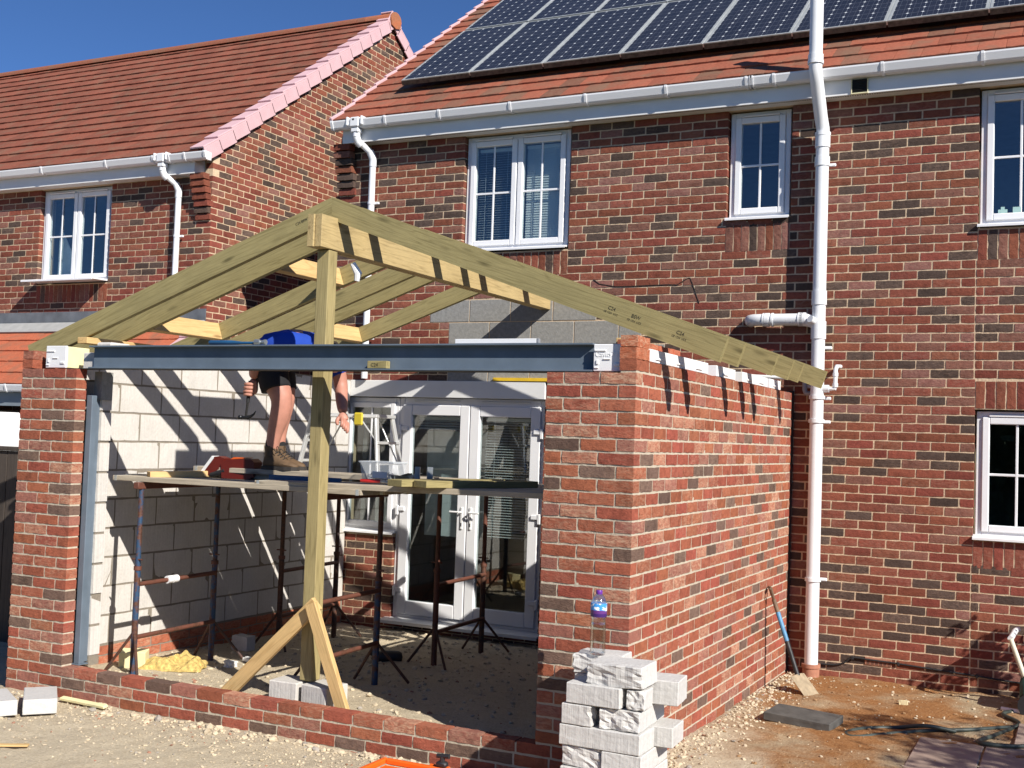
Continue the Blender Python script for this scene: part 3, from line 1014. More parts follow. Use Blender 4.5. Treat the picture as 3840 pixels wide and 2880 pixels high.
def downpipe(name, label, x, y_, ztop, zb, xo, yo, group, brk):
    """rainwater pipe: swan neck from the gutter back to the wall"""
    p = empty(name, label, 'drainpipe', (0, 0, 0), group)
    a = Vector((x, yo, ztop)); b = Vector((x+xo, y_, ztop-.30))
    r = .034
    mb = MB()
    mb.tube([(x+xo, y_, ztop-.27), (x+xo, y_, zb)], r, 14); mb.build('pipe', M['pipe'], p, smooth='auto')
    mb = MB()
    mb.tube([a, a+Vector((0, 0, -.10))], r*1.14, 14)
    mb.tube([a+Vector((0, 0, -.08)), a+Vector((xo*.12, (y_-yo)*.1, -.14)), b+Vector((-xo*.12, -(y_-yo)*.1, .06)), b+Vector((0, 0, 0)), b+Vector((0, 0, -.06))], r, 14)
    mb.tube([a+Vector((0, 0, -.10)), a+Vector((xo*.12, (y_-yo)*.1, -.15)), a+Vector((xo*.3, (y_-yo)*.28, -.18))], r*1.15, 14)
    mb.tube([b+Vector((-xo*.2, -(y_-yo)*.2, .08)), b+Vector((0, 0, 0)), b+Vector((0, 0, -.08))], r*1.15, 14)
    mb.build('swan_neck', M['pipe'], p, smooth='auto')
    MB().bbox(x-.055, x+.055, yo-.06, yo+.05, ztop-.01, ztop+.095, .012).bbox(x-.10, x-.075, yo-.062, yo+.052, ztop+.01, ztop+.10, .006).bbox(x+.075, x+.10, yo-.062, yo+.052, ztop+.01, ztop+.10, .006).bbox(x-.045, x+.045, yo-.045, yo+.04, ztop-.06, ztop-.0105, .008).build('outlet', M['pipe'], p)
    for zz in brk:
        MB().tube([(x+xo, y_, zz-.013), (x+xo, y_, zz+.013)], r*1.16, 14).bbox(x+xo+.02, x+xo+.085, y_+.005, y_+.03, zz-.012, zz+.012, .004).build('pipe_clip', M['pipe'], p, smooth='auto')
    return p
downpipe('drainpipe', 'white rainwater pipe with swan neck at the left end of the solar panel house', -5.92, -.055, 5.06, 2.49, .10, -.225, 'rainwater pipes', [4.30, 2.9])
downpipe('drainpipe', 'white rainwater pipe with swan neck on the neighbouring brown roofed house', -8.70, YN-.055, 4.95, .0, .10, YN-.225, 'rainwater pipes', [4.12, 2.9])

# soil stack
sp = empty('soil_pipe', 'tall white soil vent pipe rising past the gutter to a slotted cap', 'soil pipe')
PX, PY, PR = -1.225, -.105, .056
mb = MB()
mb.tube([(PX, PY, .10), (PX, PY, 4.62)], PR, 20)
mb.build('pipe', M['pipe'], sp, smooth='auto')
# offset at the eaves
mb = MB()
mb.tube([(PX, PY, 4.45), (PX, PY, 4.66), (PX-.01, PY-.04, 4.75), (PX-.022, PY-.185, 5.02), (PX-.025, PY-.235, 5.11), (PX-.025, PY-.235, 5.20)], PR, 20)
mb.build('offset_bend', M['pipe'], sp, smooth='auto')
mb = MB()
mb.tube([(PX-.025, PY-.235, 5.16), (PX-.025, PY-.235, 5.86)], PR, 20)
mb.build('vent_pipe', M['pipe'], sp, smooth='auto')
for (a, b, x_, y_) in ((4.50, 4.60, PX, PY), (4.34, 4.42, PX, PY), (4.60, 4.63, PX, PY), (5.18, 5.235, PX-.025, PY-.235), (5.155, 5.18, PX-.025, PY-.235), (5.80, 5.87, PX-.025, PY-.235), (2.90, 3.01+.0, PX, PY), (2.86, 2.90, PX, PY), (3.15, 3.19, PX, PY), (3.19, 3.27, PX, PY), (2.35, 2.38, PX, PY), (2.15, 2.18, PX, PY), (.82, .85, PX, PY)):
    MB().tube([(x_, y_, a), (x_, y_, b)], PR*(1.14 if b-a > .035 else 1.20), 20).build('collar', M['pipe'], sp, smooth='auto')
for (zz, sg) in ((4.36, 1), (2.79, 1), (2.46, -1), (2.36, 1), (2.16, 1), (.835, 1)):
    a, b = (PX+.03, PX+.105) if sg > 0 else (PX-.105, PX-.03)
    MB().bbox(a, b, PY+.055, PY+.075, zz-.014, zz+.014, .006).build('pipe_clip', M['pipe'], sp)
# vent cap ribs
cap = MB()
for k in range(14):
    a = 2*PI*k/14
    c_, s_ = math.cos(a)*.048, math.sin(a)*.048
    cap.box(PX-.025+c_-.004, PX-.025+c_+.004, PY-.235+s_-.004, PY-.235+s_+.004, 5.87, 5.95)
cap.tube([(PX-.025, PY-.235, 5.945), (PX-.025, PY-.235, 5.97)], .057, 16)
cap.build('vent_cap', M['pipe'], sp)
# boss branch to the left
zb_ = 3.03
mb = MB()
mb.tube([(PX, PY, zb_-.06), (PX-.05, PY, zb_-.02), (PX-.13, PY, zb_)], [.05, .054, .056], 16)
mb.tube([(PX-.11, PY, zb_), (PX-.50, PY, zb_), (PX-.565, PY+.012, zb_), (PX-.60, PY+.05, zb_), (PX-.61, PY+.13, zb_)], .052, 16)
for (a, b) in ((-.17, -.13), (-.155, -.105), (-.46, -.42), (-.475, -.455), (-.40, -.385)):
    mb.tube([(PX+a, PY, zb_), (PX+b, PY, zb_)], .060, 16)
mb.tube([(PX-.02, PY-.02, zb_-.03), (PX-.055, PY-.085, zb_-.005)], [.034, .031], 14)
mb.build('branch_pipe', M['pipe'], sp, smooth='auto')
mb = MB()
mb.tube([(PX+.03, PY, 2.44), (PX+.10, PY, 2.44)], .032, 12)
mb.tube([(PX+.10, PY, 2.44), (PX+.145, PY, 2.44), (PX+.15, PY, 2.47), (PX+.15, PY, 2.60), (PX+.155, PY+.02, 2.63), (PX+.17, PY+.12, 2.635)], .018, 10)
for z_ in (2.47, 2.56): mb.tube([(PX+.15, PY, z_-.016), (PX+.15, PY, z_+.016)], .023, 10)
mb.build('waste_pipe', M['pipe'], sp, smooth='auto')
mb = MB()
mb.tube([(PX-.03, PY+.02, 2.40), (PX-.10, PY+.03, 2.40), (PX-.11, PY+.03, 2.43), (PX-.11, PY+.03, 2.50), (PX-.125, PY+.03, 2.525), (PX-.20, PY+.03, 2.525)], .022, 10)
mb.build('waste_elbow', M['pipe_grey'], sp, smooth='auto')
MB().tube([(PX-.18, PY+.03, 2.525), (PX-.62, PY+.03, 2.545)], .017, 10).build('waste_pipe', M['upvc_dull'], sp, smooth='auto')
M['terra'] = flat('terracotta', (.36, .16, .10), .85, var=.2, scale=20)
MB().lathe([(.070, -.35), (.070, .10), (.078, .105), (.078, .135), (.062, .135), (.06, .12)], (PX, PY, 0), 20).build('clay_socket', M['terra'], sp, smooth='auto')
# ------------------------------------------------------------------ ground
def gz(x, y):
    def sm(a, b, t):
        t = min(1, max(0, (t-a)/(b-a))); return t*t*(3-2*t)
    inside = -.02 - .031*min(max(y, -4.2), .3)
    right = .035 - .013*max(min(y, .3), -4.2)
    front = -.035 - .012*min(0, y+4)*sm(-4, -8, y)
    h = inside + (right-inside)*sm(-1.50, -1.40, x)
    if x < -6.2: h += (-.05-h)*sm(-6.2, -6.35, x)
    k = sm(-3.84, -3.86, y) if x < -1.45 else sm(-3.6, -4.3, y)*(1-sm(-1.45, -.3, x))
    return h + (front-h)*k
def lump(x, y):
    v = Vector((x, y, 0))
    h = .016*mnoise.fractal(v*2.2, 1.0, 2.1, 4) + .008*mnoise.noise(v*11) + .006*mnoise.noise(v*27)
    return h
def ground_mat():
    m, nt, b = new_mat('rubble and soil')
    v = wpos(nt)
    sp = N(nt, 'ShaderNodeSeparateXYZ'); L(nt, v, sp.inputs[0])
    n1 = noise(nt, v, 70, 5, .7); n2 = noise(nt, v, 9, 6, .65); n3 = noise(nt, v, 1.3, 5, .6)
    lime = ramp(nt, n1, [(.25, (.40, .33, .225)), (.5, (.54, .455, .325)), (.75, (.64, .56, .43))])
    lime = mixc(nt, mathn(nt, 'MULTIPLY', ramp(nt, n2, [(.5, (0, 0, 0)), (.7, (1, 1, 1))]), .40), lime, (.40, .32, .22))
    soil = ramp(nt, n1, [(.25, (.17, .075, .028)), (.5, (.31, .145, .056)), (.8, (.43, .27, .14))])
    soil = mixc(nt, ramp(nt, n3, [(.45, (0, 0, 0)), (.62, (1, 1, 1))]), soil, ramp(nt, n1, [(.3, (.30, .22, .13)), (.7, (.50, .41, .28))]))
    # the soil lies to the right of the new side wall, the limestone hardcore everywhere else
    e = mathn(nt, 'ADD', mathn(nt, 'ADD', sp.outputs[0], mathn(nt, 'MULTIPLY', sp.outputs[1], .30)), mathn(nt, 'MULTIPLY', mathn(nt, 'SUBTRACT', n3, .5), 1.8))
    f = ramp(nt, mathn(nt, 'ADD', mathn(nt, 'MULTIPLY', e, .55), 1.62), [(.42, (0, 0, 0)), (.66, (1, 1, 1))])
    # nothing brown inside the new walls
    c = mixc(nt, f, lime, soil)
    added_lawn = ramp(nt, n1, [(.3, (.028, .042, .012)), (.7, (.07, .10, .03))])  # unseen dark grass added to cut the light bounced off the ground
    off = mathn(nt, 'MAXIMUM', mathn(nt, 'LESS_THAN', mathn(nt, 'ADD', sp.outputs[1], mathn(nt, 'MULTIPLY', n3, .8)), -6.6), mathn(nt, 'GREATER_THAN', sp.outputs[0], 2.6))
    c = mixc(nt, off, c, added_lawn)
    L(nt, c, b.inputs['Base Color']); b.inputs['Roughness'].default_value = .97; b.inputs['Specular IOR Level'].default_value = .1
    bump(nt, b, mathn(nt, 'ADD', n1, mathn(nt, 'MULTIPLY', n2, 1.5)), .9, .012)
    return m
M['ground'] = ground_mat()
def ground_sheet():
    xs = list(np.arange(-9, 2.01, .045)); ys = list(np.arange(-6.2, .31, .045))
    xs = [-160, -60, -25, -14] + xs + [4, 9, 25, 60, 160]; ys = [-160, -60, -25, -14, -11, -9, -7.5] + ys + [1.5, 5, 15, 60, 160]
    vs = []; fs = []
    for y in ys:
        for x in xs:
            near = -9 <= x <= 2 and -6.2 <= y <= .3
            vs.append((x, y, gz(x, y) + (lump(x, y) if near else 0)))
    W = len(xs)
    for j in range(len(ys)-1):
        for i in range(W-1):
            a = j*W+i; fs.append((a, a+1, a+W+1, a+W))
    me = bpy.data.meshes.new('ground'); me.from_pydata(vs, [], fs); me.materials.append(M['ground']); me.shade_smooth()
    return structure(link('ground', me))
ground_sheet()

# ------------------------------------------------------------------ the new brick walls
XR, XL, YF, S, HE = -1.4518, -6.3064, -3.9032, .1863, .0765
def rz(k): return S + (29-k)*HE       # top of course k
PW_ = .5525
# low wall across the front
low = MB(); low.box(XL+.0045, XR-.004, YF+.0045, YF+.097, -.15, S-.012)
low_wall = low.build('low_brick_wall', M['mortar_ext'])
tag(low_wall, 'low red brick wall across the front of the unfinished extension', 'wall')
BL = BrickSet(M['brick_ext1'], M['brick_extN'], pal_ext, .003)
for k in range(29, 34):
    z = rz(k) - .0335
    x = XL; first = True
    while x < XR - .02:
        l = .1025 if (first and k % 2 == 0) else .215
        if k == 29 and -4.0 < x < -3.55: l = .165
        first = False
        l = min(l, XR - x)
        if XR - (x+l) < .03: l = XR-x
        if k % 2 == 0 and XR-x < .24 and XR - x > .05: l = min(l, XR-.1125-x) if XR-.1125-x > .03 else l
        if x+l <= XR - .1 or k % 2 or x+l >= XR-.001: BL.put((x+l/2, YF, z), 0, l-.002, .0628)
        x += l+.0105
BL.flush(low_wall)
# left pier
lp = MB(); lp.box(XL+.0045, XL+PW_-.003, YF+.0045, YF+.0965, S-.01, rz(1)-.004); lp.box(XL+.006, XL+.10, YF+.097, .0, -.15, rz(1)-.004)
left_pier = lp.build('brick_pier', M['mortar_ext'])
tag(left_pier, 'narrow red brick pier at the left end of the low front wall', 'brick pier')
BP = BrickSet(M['brick_ext1'], M['brick_extN'], pal_ext, .003)
def pal_cream():
    k = R.uniform(.92, 1.08); return (.40*k, .17*k, .10*k, R.uniform(.8, 1.0))
for k in range(1, 29):
    z = rz(k) - .0335
    x = XL; first = True
    while x < XL + PW_ - .03:
        l = .1025 if (first and k % 2 == 0) else .215
        first = False
        l = min(l, XL+PW_-x)
        BP.put((x+l/2, YF, z), 0, l-.002, .0628); x += l+.010
BP.flush(left_pier)
# right side wall with the pier that returns from it
sw_ = MB()
sw_.box(XR-.0965, XR-.0038, YF+.0045, -.02, -.2, rz(0)-.006)
sw_.box(XR-PW_+.003, XR-.0966, YF+.0045, YF+.0965, S-.010, rz(1)-.004)
side_wall = sw_.build('brick_side_wall', M['mortar_ext'])
tag(side_wall, 'long new red brick side wall with cream flecked bricks beside the white soil pipe', 'wall')
BW = BrickSet(M['brick_ext1'], M['brick_extN'], pal_ext, .003)
for k in range(0, 34):
    z = rz(k) - .0335
    if 1 <= k <= 28:
        if k % 2 == 0: pcs = [(XR-PW_, .215), (XR-PW_+.225, .215)]
        else: pcs = [(XR-PW_, .1025), (XR-PW_+.1125, .215), (XR-PW_+.3375, .215)]
        for (x, l) in pcs: BW.put((x+l/2, YF, z), 0, l-.002, .0628)
    y = YF if k % 2 == 0 else YF + .1125
    if k % 2 and k > 28: pass
    while y < -.05:
        l = min(.215, -.02-y)
        if l > .03: BW.put((XR, y+l/2, z), 90, l-.002, .0628)
        y += .225
BW.flush(side_wall)
for j, (kk, lab) in enumerate(((-1, 'middle'), (-2, 'topmost'))):
    me, a_, b_ = brick_mesh('loose_brick', .213, .1025, .0645, 77+j, M['brick_ext1'], .003)
    o = link('loose_brick', me); o.location = (XR+.001*j, YF+.1075+.002*j, rz(kk+1)+.0325+.004+.0115*0); o.rotation_euler = (0, 0, PI/2 + .02*(j-.5)); o.color = (.40, .115, .055, .75 if j else .35)
    o.location.z = rz(0) + .034 + .0665*j
    tag(o, ('lower' if j == 0 else 'upper') + ' loose red brick on the corner of the side wall under the rafter', 'brick', 'loose bricks on the wall corners')
for j in range(2):
    me, a_, b_ = brick_mesh('loose_brick', .213, .1025, .0645, 87+j, M['brick_ext1'], .003)
    o = link('loose_brick', me); o.rotation_euler = (0, 0, PI/2 + .015*j); o.color = ((.32, .09, .05, .1), (.27, .09, .06, .3))[j]
    o.location = (XL+.1025+.0015*j, YF+.1075, rz(1)+.0335+.0665*j+.001)
    tag(o, ('lower' if j == 0 else 'upper') + ' loose dark red brick at the far left on top of the left pier', 'brick', 'loose bricks on the wall corners')
# four brick lengths lying behind the cavity closers
for j in range(4):
    me, a_, b_ = brick_mesh('loose_brick', .213, .1025, .0645, 97+j, M['brick_ext1'], .003)
    o = link('loose_brick', me); o.rotation_euler = (0, 0, PI/2); o.color = (.38+.02*j, .115, .06, .4 if j % 2 else .1)
    o.location = (XR-.115, YF+.36+.222*j, rz(0)+.034+.068)
    tag(o, ['first', 'second', 'third', 'fourth'][j] + ' from the front of the red bricks behind the white cavity closers', 'brick', 'bricks behind the cavity closers')
    o2 = link('loose_brick', me); o2.rotation_euler = (0, 0, PI/2); o2.color = (.36, .105, .055, .1); o2.location = (XR-.115, YF+.36+.222*j, rz(0)+.034)
    tag(o2, 'lower red brick half hidden behind the white cavity closers, ' + ['first', 'second', 'third', 'fourth'][j] + ' from the front', 'brick', 'bricks behind the cavity closers')
M['closer'] = flat('white closer plastic', (.82, .82, .82), .45, var=.02)
cl = [(YF+.225, YF+1.42, 3), (YF+1.62, YF+2.10, 1), (YF+2.30, YF+3.05, 2), (YF+3.12, YF+3.5, 1)]
for j, (a, b, n_) in enumerate(cl):
    mb = MB(); z = rz(0)+.002
    mb.bbox(XR-.085, XR-.012, a, b, z, z+.075, .003)
    for q_ in range(n_):
        ya = a + (b-a)*(q_+.3)/n_
        mb.bbox(XR-.0125, XR-.004, ya, ya+.13, z+.016, z+.030, .003)
    o = mb.build('cavity_closer', M['closer'])
    tag(o, 'white plastic cavity closer strip on the side wall, ' + ['nearest and longest one', 'second from the front', 'third from the front', 'farthest one'][j], 'cavity closer', 'white cavity closers on the side wall')

# inner leaf of pale aerated blocks
def aerated_mat(name='aerated block', base=(.60, .57, .53), grooves='z'):
    m, nt, b = new_mat(name)
    v = wpos(nt, src='obj')
    g = noise(nt, wpos(nt, (70, 70, 2.2), src='obj'), 1.0, 3, .6)
    n2 = noise(nt, wpos(nt), 3.5, 5, .65); n3 = noise(nt, wpos(nt), 45, 4)
    c = ramp(nt, g, [(.3, tuple(x*.92 for x in base)), (.65, tuple(x*1.04 for x in base))])
    c = mixc(nt, mathn(nt, 'MULTIPLY', ramp(nt, n2, [(.48, (0, 0, 0)), (.75, (1, 1, 1))]), .6), c, (.43, .40, .36))
    c = mixc(nt, .35, c, ramp(nt, n3, [(.3, tuple(x*.8 for x in base)), (.7, tuple(x*1.08 for x in base))]))
    L(nt, c, b.inputs['Base Color']); b.inputs['Roughness'].default_value = .95; b.inputs['Specular IOR Level'].default_value = .12
    bump(nt, b, mathn(nt, 'ADD', mathn(nt, 'MULTIPLY', g, 1.4), n3), .6, .004)
    return m
M['aerated'] = aerated_mat()
M['mortar_block'] = mortar_mat('grey tan mortar', (.27, .235, .19))
BX = -6.0
ibw = MB(); ibw.box(BX-.095, BX-.004, YF+.24, -.02, -.1, 2.478); ibw.box(BX-.095, -5.726, YF+.226, YF+.316, .16, 2.26)
iw = ibw.build('block_wall', M['mortar_block'])
tag(iw, 'pale aerated block inner wall on the left side striped by rafter shadows', 'block wall')
meshes_b = {}
def ablock(L_, H_, k, D=.1):
    key = (round(L_, 2), round(H_, 3), k, D)
    if key not in meshes_b:
        rr = random.Random(hash(key) % 7919); mb = MB()
        me, vs, fs = brick_mesh('aerated_block', L_, D, H_, hash(key) % 7919, M['aerated'], .003)
        meshes_b[key] = me
    return meshes_b[key]
for c_ in range(10):
    z0 = .234 + .225*c_; H_ = .209
    y = -.03 - (.0 if c_ % 2 else .225) ; 
    pieces = []
    e = -.03
    first = True
    while e > YF + .34:
        l = .215 if (first and c_ % 2) else .44
        first = False
        if e - l < YF + .36: l = e - (YF+.335)
        pieces.append((e-l/2, l)); e -= l+.016
    for (yc, l) in pieces:
        o = link('aerated_block', ablock(l, H_, R.randrange(3)), iw)
        o.location = (BX + R.uniform(-.002, .002), yc, z0+H_/2); o.rotation_euler = (R.uniform(-.004, .004), R.uniform(-.004, .004), PI/2)
    if z0 + H_ < 2.3:
        o = link('aerated_block', ablock(.27, H_, 0), iw); o.location = (-5.855, YF+.222, z0+H_/2); o.rotation_euler = (0, R.uniform(-.006, .006), R.uniform(-.01, .01))
        o.location.x += R.uniform(-.006, .004)
BB = BrickSet(M['brick_ext1'], M['brick_extN'], lambda: (.40, .12, .065, R.choice([.2, .5, .8])), .003)
for k in range(3):
    z = .2195 - .0375 - .0765*k
    y = -.05 - .1125*(k % 2)
    while y > YF + .36:
        BB.put((BX, y-.1075, z), 90, .213, .0645); y -= .225
BB.flush(iw)
# inner leaf of the right-hand wall (seen from behind only)
rb = MB(); rb.box(XR-.3025, XR-.2025, YF+.222, -.02, -.1, 2.40); rb.box(XR-PW_+.03, XR-.3026, YF+.222, YF+.318, -.1, 2.32)
o = rb.build('block_wall', M['mortar_block']); tag(o, 'pale block inner leaf behind the right hand brick pier', 'block wall')
# black strip put in for the shade of the gap at the junction
M['dpc_or_gap'] = flat('black gap shade', (.012, .012, .013), .6)
o = MB().box(XR-.05, XR+.012, -.026, -.004, -.05, 2.42).build('damp_proof_or_gap_strip', M['dpc_or_gap'])
tag(o, 'narrow black vertical strip standing for the shaded gap where the new side wall meets the house', 'gap strip')
# grey post at the left pier
M['steelgrey'] = flat('blue grey primer', (.125, .16, .20), .5, var=.14, scale=5, spec=.4)
mb = MB(); mb.bbox(-5.756, -5.700, YF+.112, YF+.16, .19, 2.14, .004); mb.bbox(-5.752, -5.738, YF+.16, YF+.30, .19, 2.12, .004); 
mb.bbox(-5.78, -5.69, YF+.100, YF+.19, .184, .192, .002)
o = mb.build('steel_angle_post', M['steelgrey']); tag(o, 'slim blue grey steel post against the left pier', 'post')

# ------------------------------------------------------------------ steel beam
BZ0, BZ1 = 2.334, 2.498
def ibeam(x0, x1):
    y0, y1 = YF+.028, YF+.148; t = .009; w = .007; ym = (y0+y1)/2
    p = [(y0, BZ0), (y1, BZ0), (y1, BZ0+t), (ym+w, BZ0+t+.004), (ym+w, BZ1-t-.004), (y1, BZ1-t), (y1, BZ1), (y0, BZ1), (y0, BZ1-t), (ym-w, BZ1-t-.004), (ym-w, BZ0+t+.004), (y0, BZ0+t)]
    return MB().prism(p, x0, x1, 'x')
bm_ = empty('steel_beam', 'long blue grey painted steel beam spanning the opening between the brick piers', 'steel beam')
ibeam(-5.672, -1.735).build('beam_section', M['steelgrey'], bm_)
M['packing'] = flat('dark packing strip', (.03, .028, .025), .8)
MB().box(-5.9, -1.74, YF+.03, YF+.146, rz(1)+.0005, BZ0-.0005).build('packing_strip', M['packing'], bm_)
o = MB().box(-5.768, -5.695, YF+.19, YF+.30, 2.11, 2.318).build('bearing_block', M['concrete_block'], bm_)
# cavity closers and insulation at the two beam ends
def closer_end(x0, x1, z0, z1, label, text=False, foam=False):
    e = empty('beam_end_closer', label, 'cavity closer', ((x0+x1)/2, YF+.05, z0), 'white closers at the beam ends')
    def B_(name, mat, *a, **k):
        o = MB().bbox(*a, **k).build(name, mat); o.parent = e; o.matrix_parent_inverse = Matrix.Translation(-e.location); return o
    B_('closer_panel', M['closer'], x0, x1, YF+.035, YF+.055, z0, z1)
    for (a, b, c, d_) in ((.04, .45, .72, .80), (.10, .2, .25, .42), (.35, .62, .42, .48), (.75, .95, .18, .30), (.03, .2, .1, .16)):
        B_('closer_rib', M['closer'], x0+(x1-x0)*a, x0+(x1-x0)*b, YF+.028, YF+.0355, z0+(z1-z0)*c, z0+(z1-z0)*d_, b=.003)
    if foam:
        B_('foam_core', M['foam'], x0+.004, x1, YF+.0555, YF+.26, z0+.002, z1-.004)
    if text:
        cu = bpy.data.curves.new('closer_lettering', 'FONT'); cu.body = 'CavityTrim'; cu.size = .040; cu.extrude = .002
        cu.materials.append(M['closer'])
        to = bpy.data.objects.new('closer_lettering', cu); COL.objects.link(to); to.parent = e
        me = bpy.data.meshes.new_from_object(to.evaluated_get(bpy.context.evaluated_depsgraph_get()))
        bpy.data.objects.remove(to)
        to = link('closer_lettering', me, e); to.location = (-.075, -.0155, .085); to.rotation_euler = (PI/2, 0, 0)
    return e
M['foam'] = flat('pale yellow foam', (.78, .70, .40), .9, var=.08, bmp=.3)
closer_end(-6.108, -5.905, rz(1)+.006, 2.498, 'white plastic closer with a yellow foam side on the left pier', foam=True)
closer_end(-1.73, -1.556, rz(1)+.006, 2.492, 'white plastic closer with raised lettering at the right end of the beam', text=True)
o = MB().bbox(-5.80, -5.675, YF+.10, YF+.20, rz(1)+.004, 2.452, .006).build('cut_block', M['aerated']); tag(o, 'small pale cut block wedged behind the left end of the beam', 'block')
o = MB().bbox(-5.78, -5.63, YF+.20, YF+.40, 2.487, 2.538, .012).build('cut_block', M['aerated']); tag(o, 'rough pale block on the left wall beside the timber plate', 'block')
# timber wall plate on the left-hand inner wall
o = MB().bbox(-1.7, 1.7, -.05, .05, 0, .048, .003).build('wall_plate', M['fresh']); o.location = (BX-.03, YF+.28+1.72, 2.540); o.rotation_euler = (0, 0, PI/2)
tag(o, 'sawn timber wall plate laid along the top of the left block wall', 'timber plate')

# ------------------------------------------------------------------ roof timbers
TP = rad(19.5); RX, RZ = -3.83, 3.54
YS = [-3.54, -3.17, -2.29, -1.83, -1.51, -.67]
def rafter_mesh(length, dep=.147, th=.047):
    # local x runs down the slope from the apex line, z is across, top edge at z=0
    k = math.tan(TP)
    mb = MB()
    p = [(0.0, 0), (length, 0), (length, -dep), (dep*k, -dep)]
    # plumb cut at the apex (after rotation the end is vertical)
    p = [(0, 0), (length, 0), (length-.0, -dep), (-dep*k*-1, -dep)]
    mb.prism(p, 0, th, 'y')
    return mb
where = ['nearest', 'second', 'third', 'fourth', 'fifth', 'rearmost']
for side in (1, -1):
    for k, y in enumerate(YS):
        ln = (-1.040 - RX)/math.cos(TP) + R.uniform(-.006, .006) if side > 0 else (RX + 6.68)/math.cos(TP)
        me = rafter_mesh(ln).mesh('rafter', M['treated']); fix_normals(me)
        o = link('rafter', me)
        if side > 0: o.matrix_world = Matrix.Translation((RX, y, RZ)) @ Matrix.Rotation(TP, 4, 'Y')
        else: o.matrix_world = Matrix.Translation((RX-.001, y+.047, RZ)) @ Matrix.Rotation(PI, 4, 'Z') @ Matrix.Rotation(TP, 4, 'Y')
        tag(o, f"{where[k]} green treated rafter sloping down to the {'right' if side > 0 else 'left'} of the ridge beam", 'rafter', 'rafters on the right slope' if side > 0 else 'rafters on the left slope')
rb_ = empty('ridge_beam', 'double timber ridge beam running back to the house wall under the rafters', 'ridge beam', (RX, -3.72, 3.168))
for a, b in ((RX-.053, RX-.0015), (RX+.0015, RX+.055)):
    o = MB().bbox(a, b, -3.735 if a < RX else -3.722, -.002, 3.168, 3.389, .003).build('timber', M['treated_y'], rb_); o.matrix_parent_inverse = Matrix.Translation(-rb_.location)
ps = empty('timber_post', 'upright square timber post holding up the ridge beam', 'post', (RX, -3.57, .27))
o = MB().bbox(-.052, .048, -.045, .055, 0, 2.895, .006).build('post_timber', M['treated_z'], ps)
# trimmers of the roof window on the left slope
def trimmer(x, y0, y1, label):
    z = RZ - math.tan(TP)*(RX-x)
    o = MB().bbox(0, y1-y0, 0, .047, -.147, 0, .003).build('trimmer', M['fresh'])
    o.matrix_world = Matrix.Translation((x, y0, z)) @ Matrix.Rotation(-TP, 4, 'Y') @ Matrix.Rotation(PI/2, 4, 'Z')
    tag(o, label, 'timber', 'cross timbers between rafters')
trimmer(-5.84, YS[1]+.05, YS[2], 'lower yellow cross timber nailed between two left rafters')
trimmer(-4.62, YS[1]+.05, YS[2], 'upper yellow cross timber between two left rafters near the post')
trimmer(-5.50, YS[4]+.05, YS[5], 'rear cross timber between the two farthest left rafters')
o = MB().bbox(-.06, .06, 0, .20, 0, .05, .003).build('timber_wedge', M['fresh_y']); o.location = (-1.63, YF+.28, 2.50); tag(o, 'short timber wedge under the nearest right rafter beside the brick corner', 'timber block')
# blocks under the post and its braces
PG = gz(0, -3.5)
for dx, lab, rz_ in ((-.16, 'white block standing left under the timber post', .05), (.10, 'white block standing right under the timber post', -.12)):
    o = MB().bbox(-.11, .11, -.06, .16, 0, .262-PG-.006, .006).build('foot_block', M['aerated']); o.location = (RX+dx+.02, -3.62, PG+.004); o.rotation_euler = (0, 0, rz_)
    tag(o, lab, 'block', 'blocks under the post')
def brace(foot, head, w, t, mat, label):
    a = Vector(foot); b = Vector(head); d = (b-a); ln = d.length
    me = MB().bbox(0, ln, -w/2, w/2, -t/2, t/2, .003).mesh('post_brace', mat); o = link('post_brace', me)
    xa = d.normalized(); ya = xa.cross(Vector((0, 1, 0))).normalized(); za = xa.cross(ya)
    o.matrix_world = Matrix.Translation(a) @ Matrix((xa, ya, za)).transposed().to_4x4()
    tag(o, label, 'timber brace', 'braces of the timber post')
brace((-4.50, -3.66, .075), (-3.73, -3.66, .80), .095, .04, M['fresh'], 'orange timber brace leaning from the left onto the timber post')
brace((-3.43, -3.71, .075), (-3.745, -3.705, .80), .085, .04, M['fresh'], 'pale timber brace leaning from the right onto the timber post')
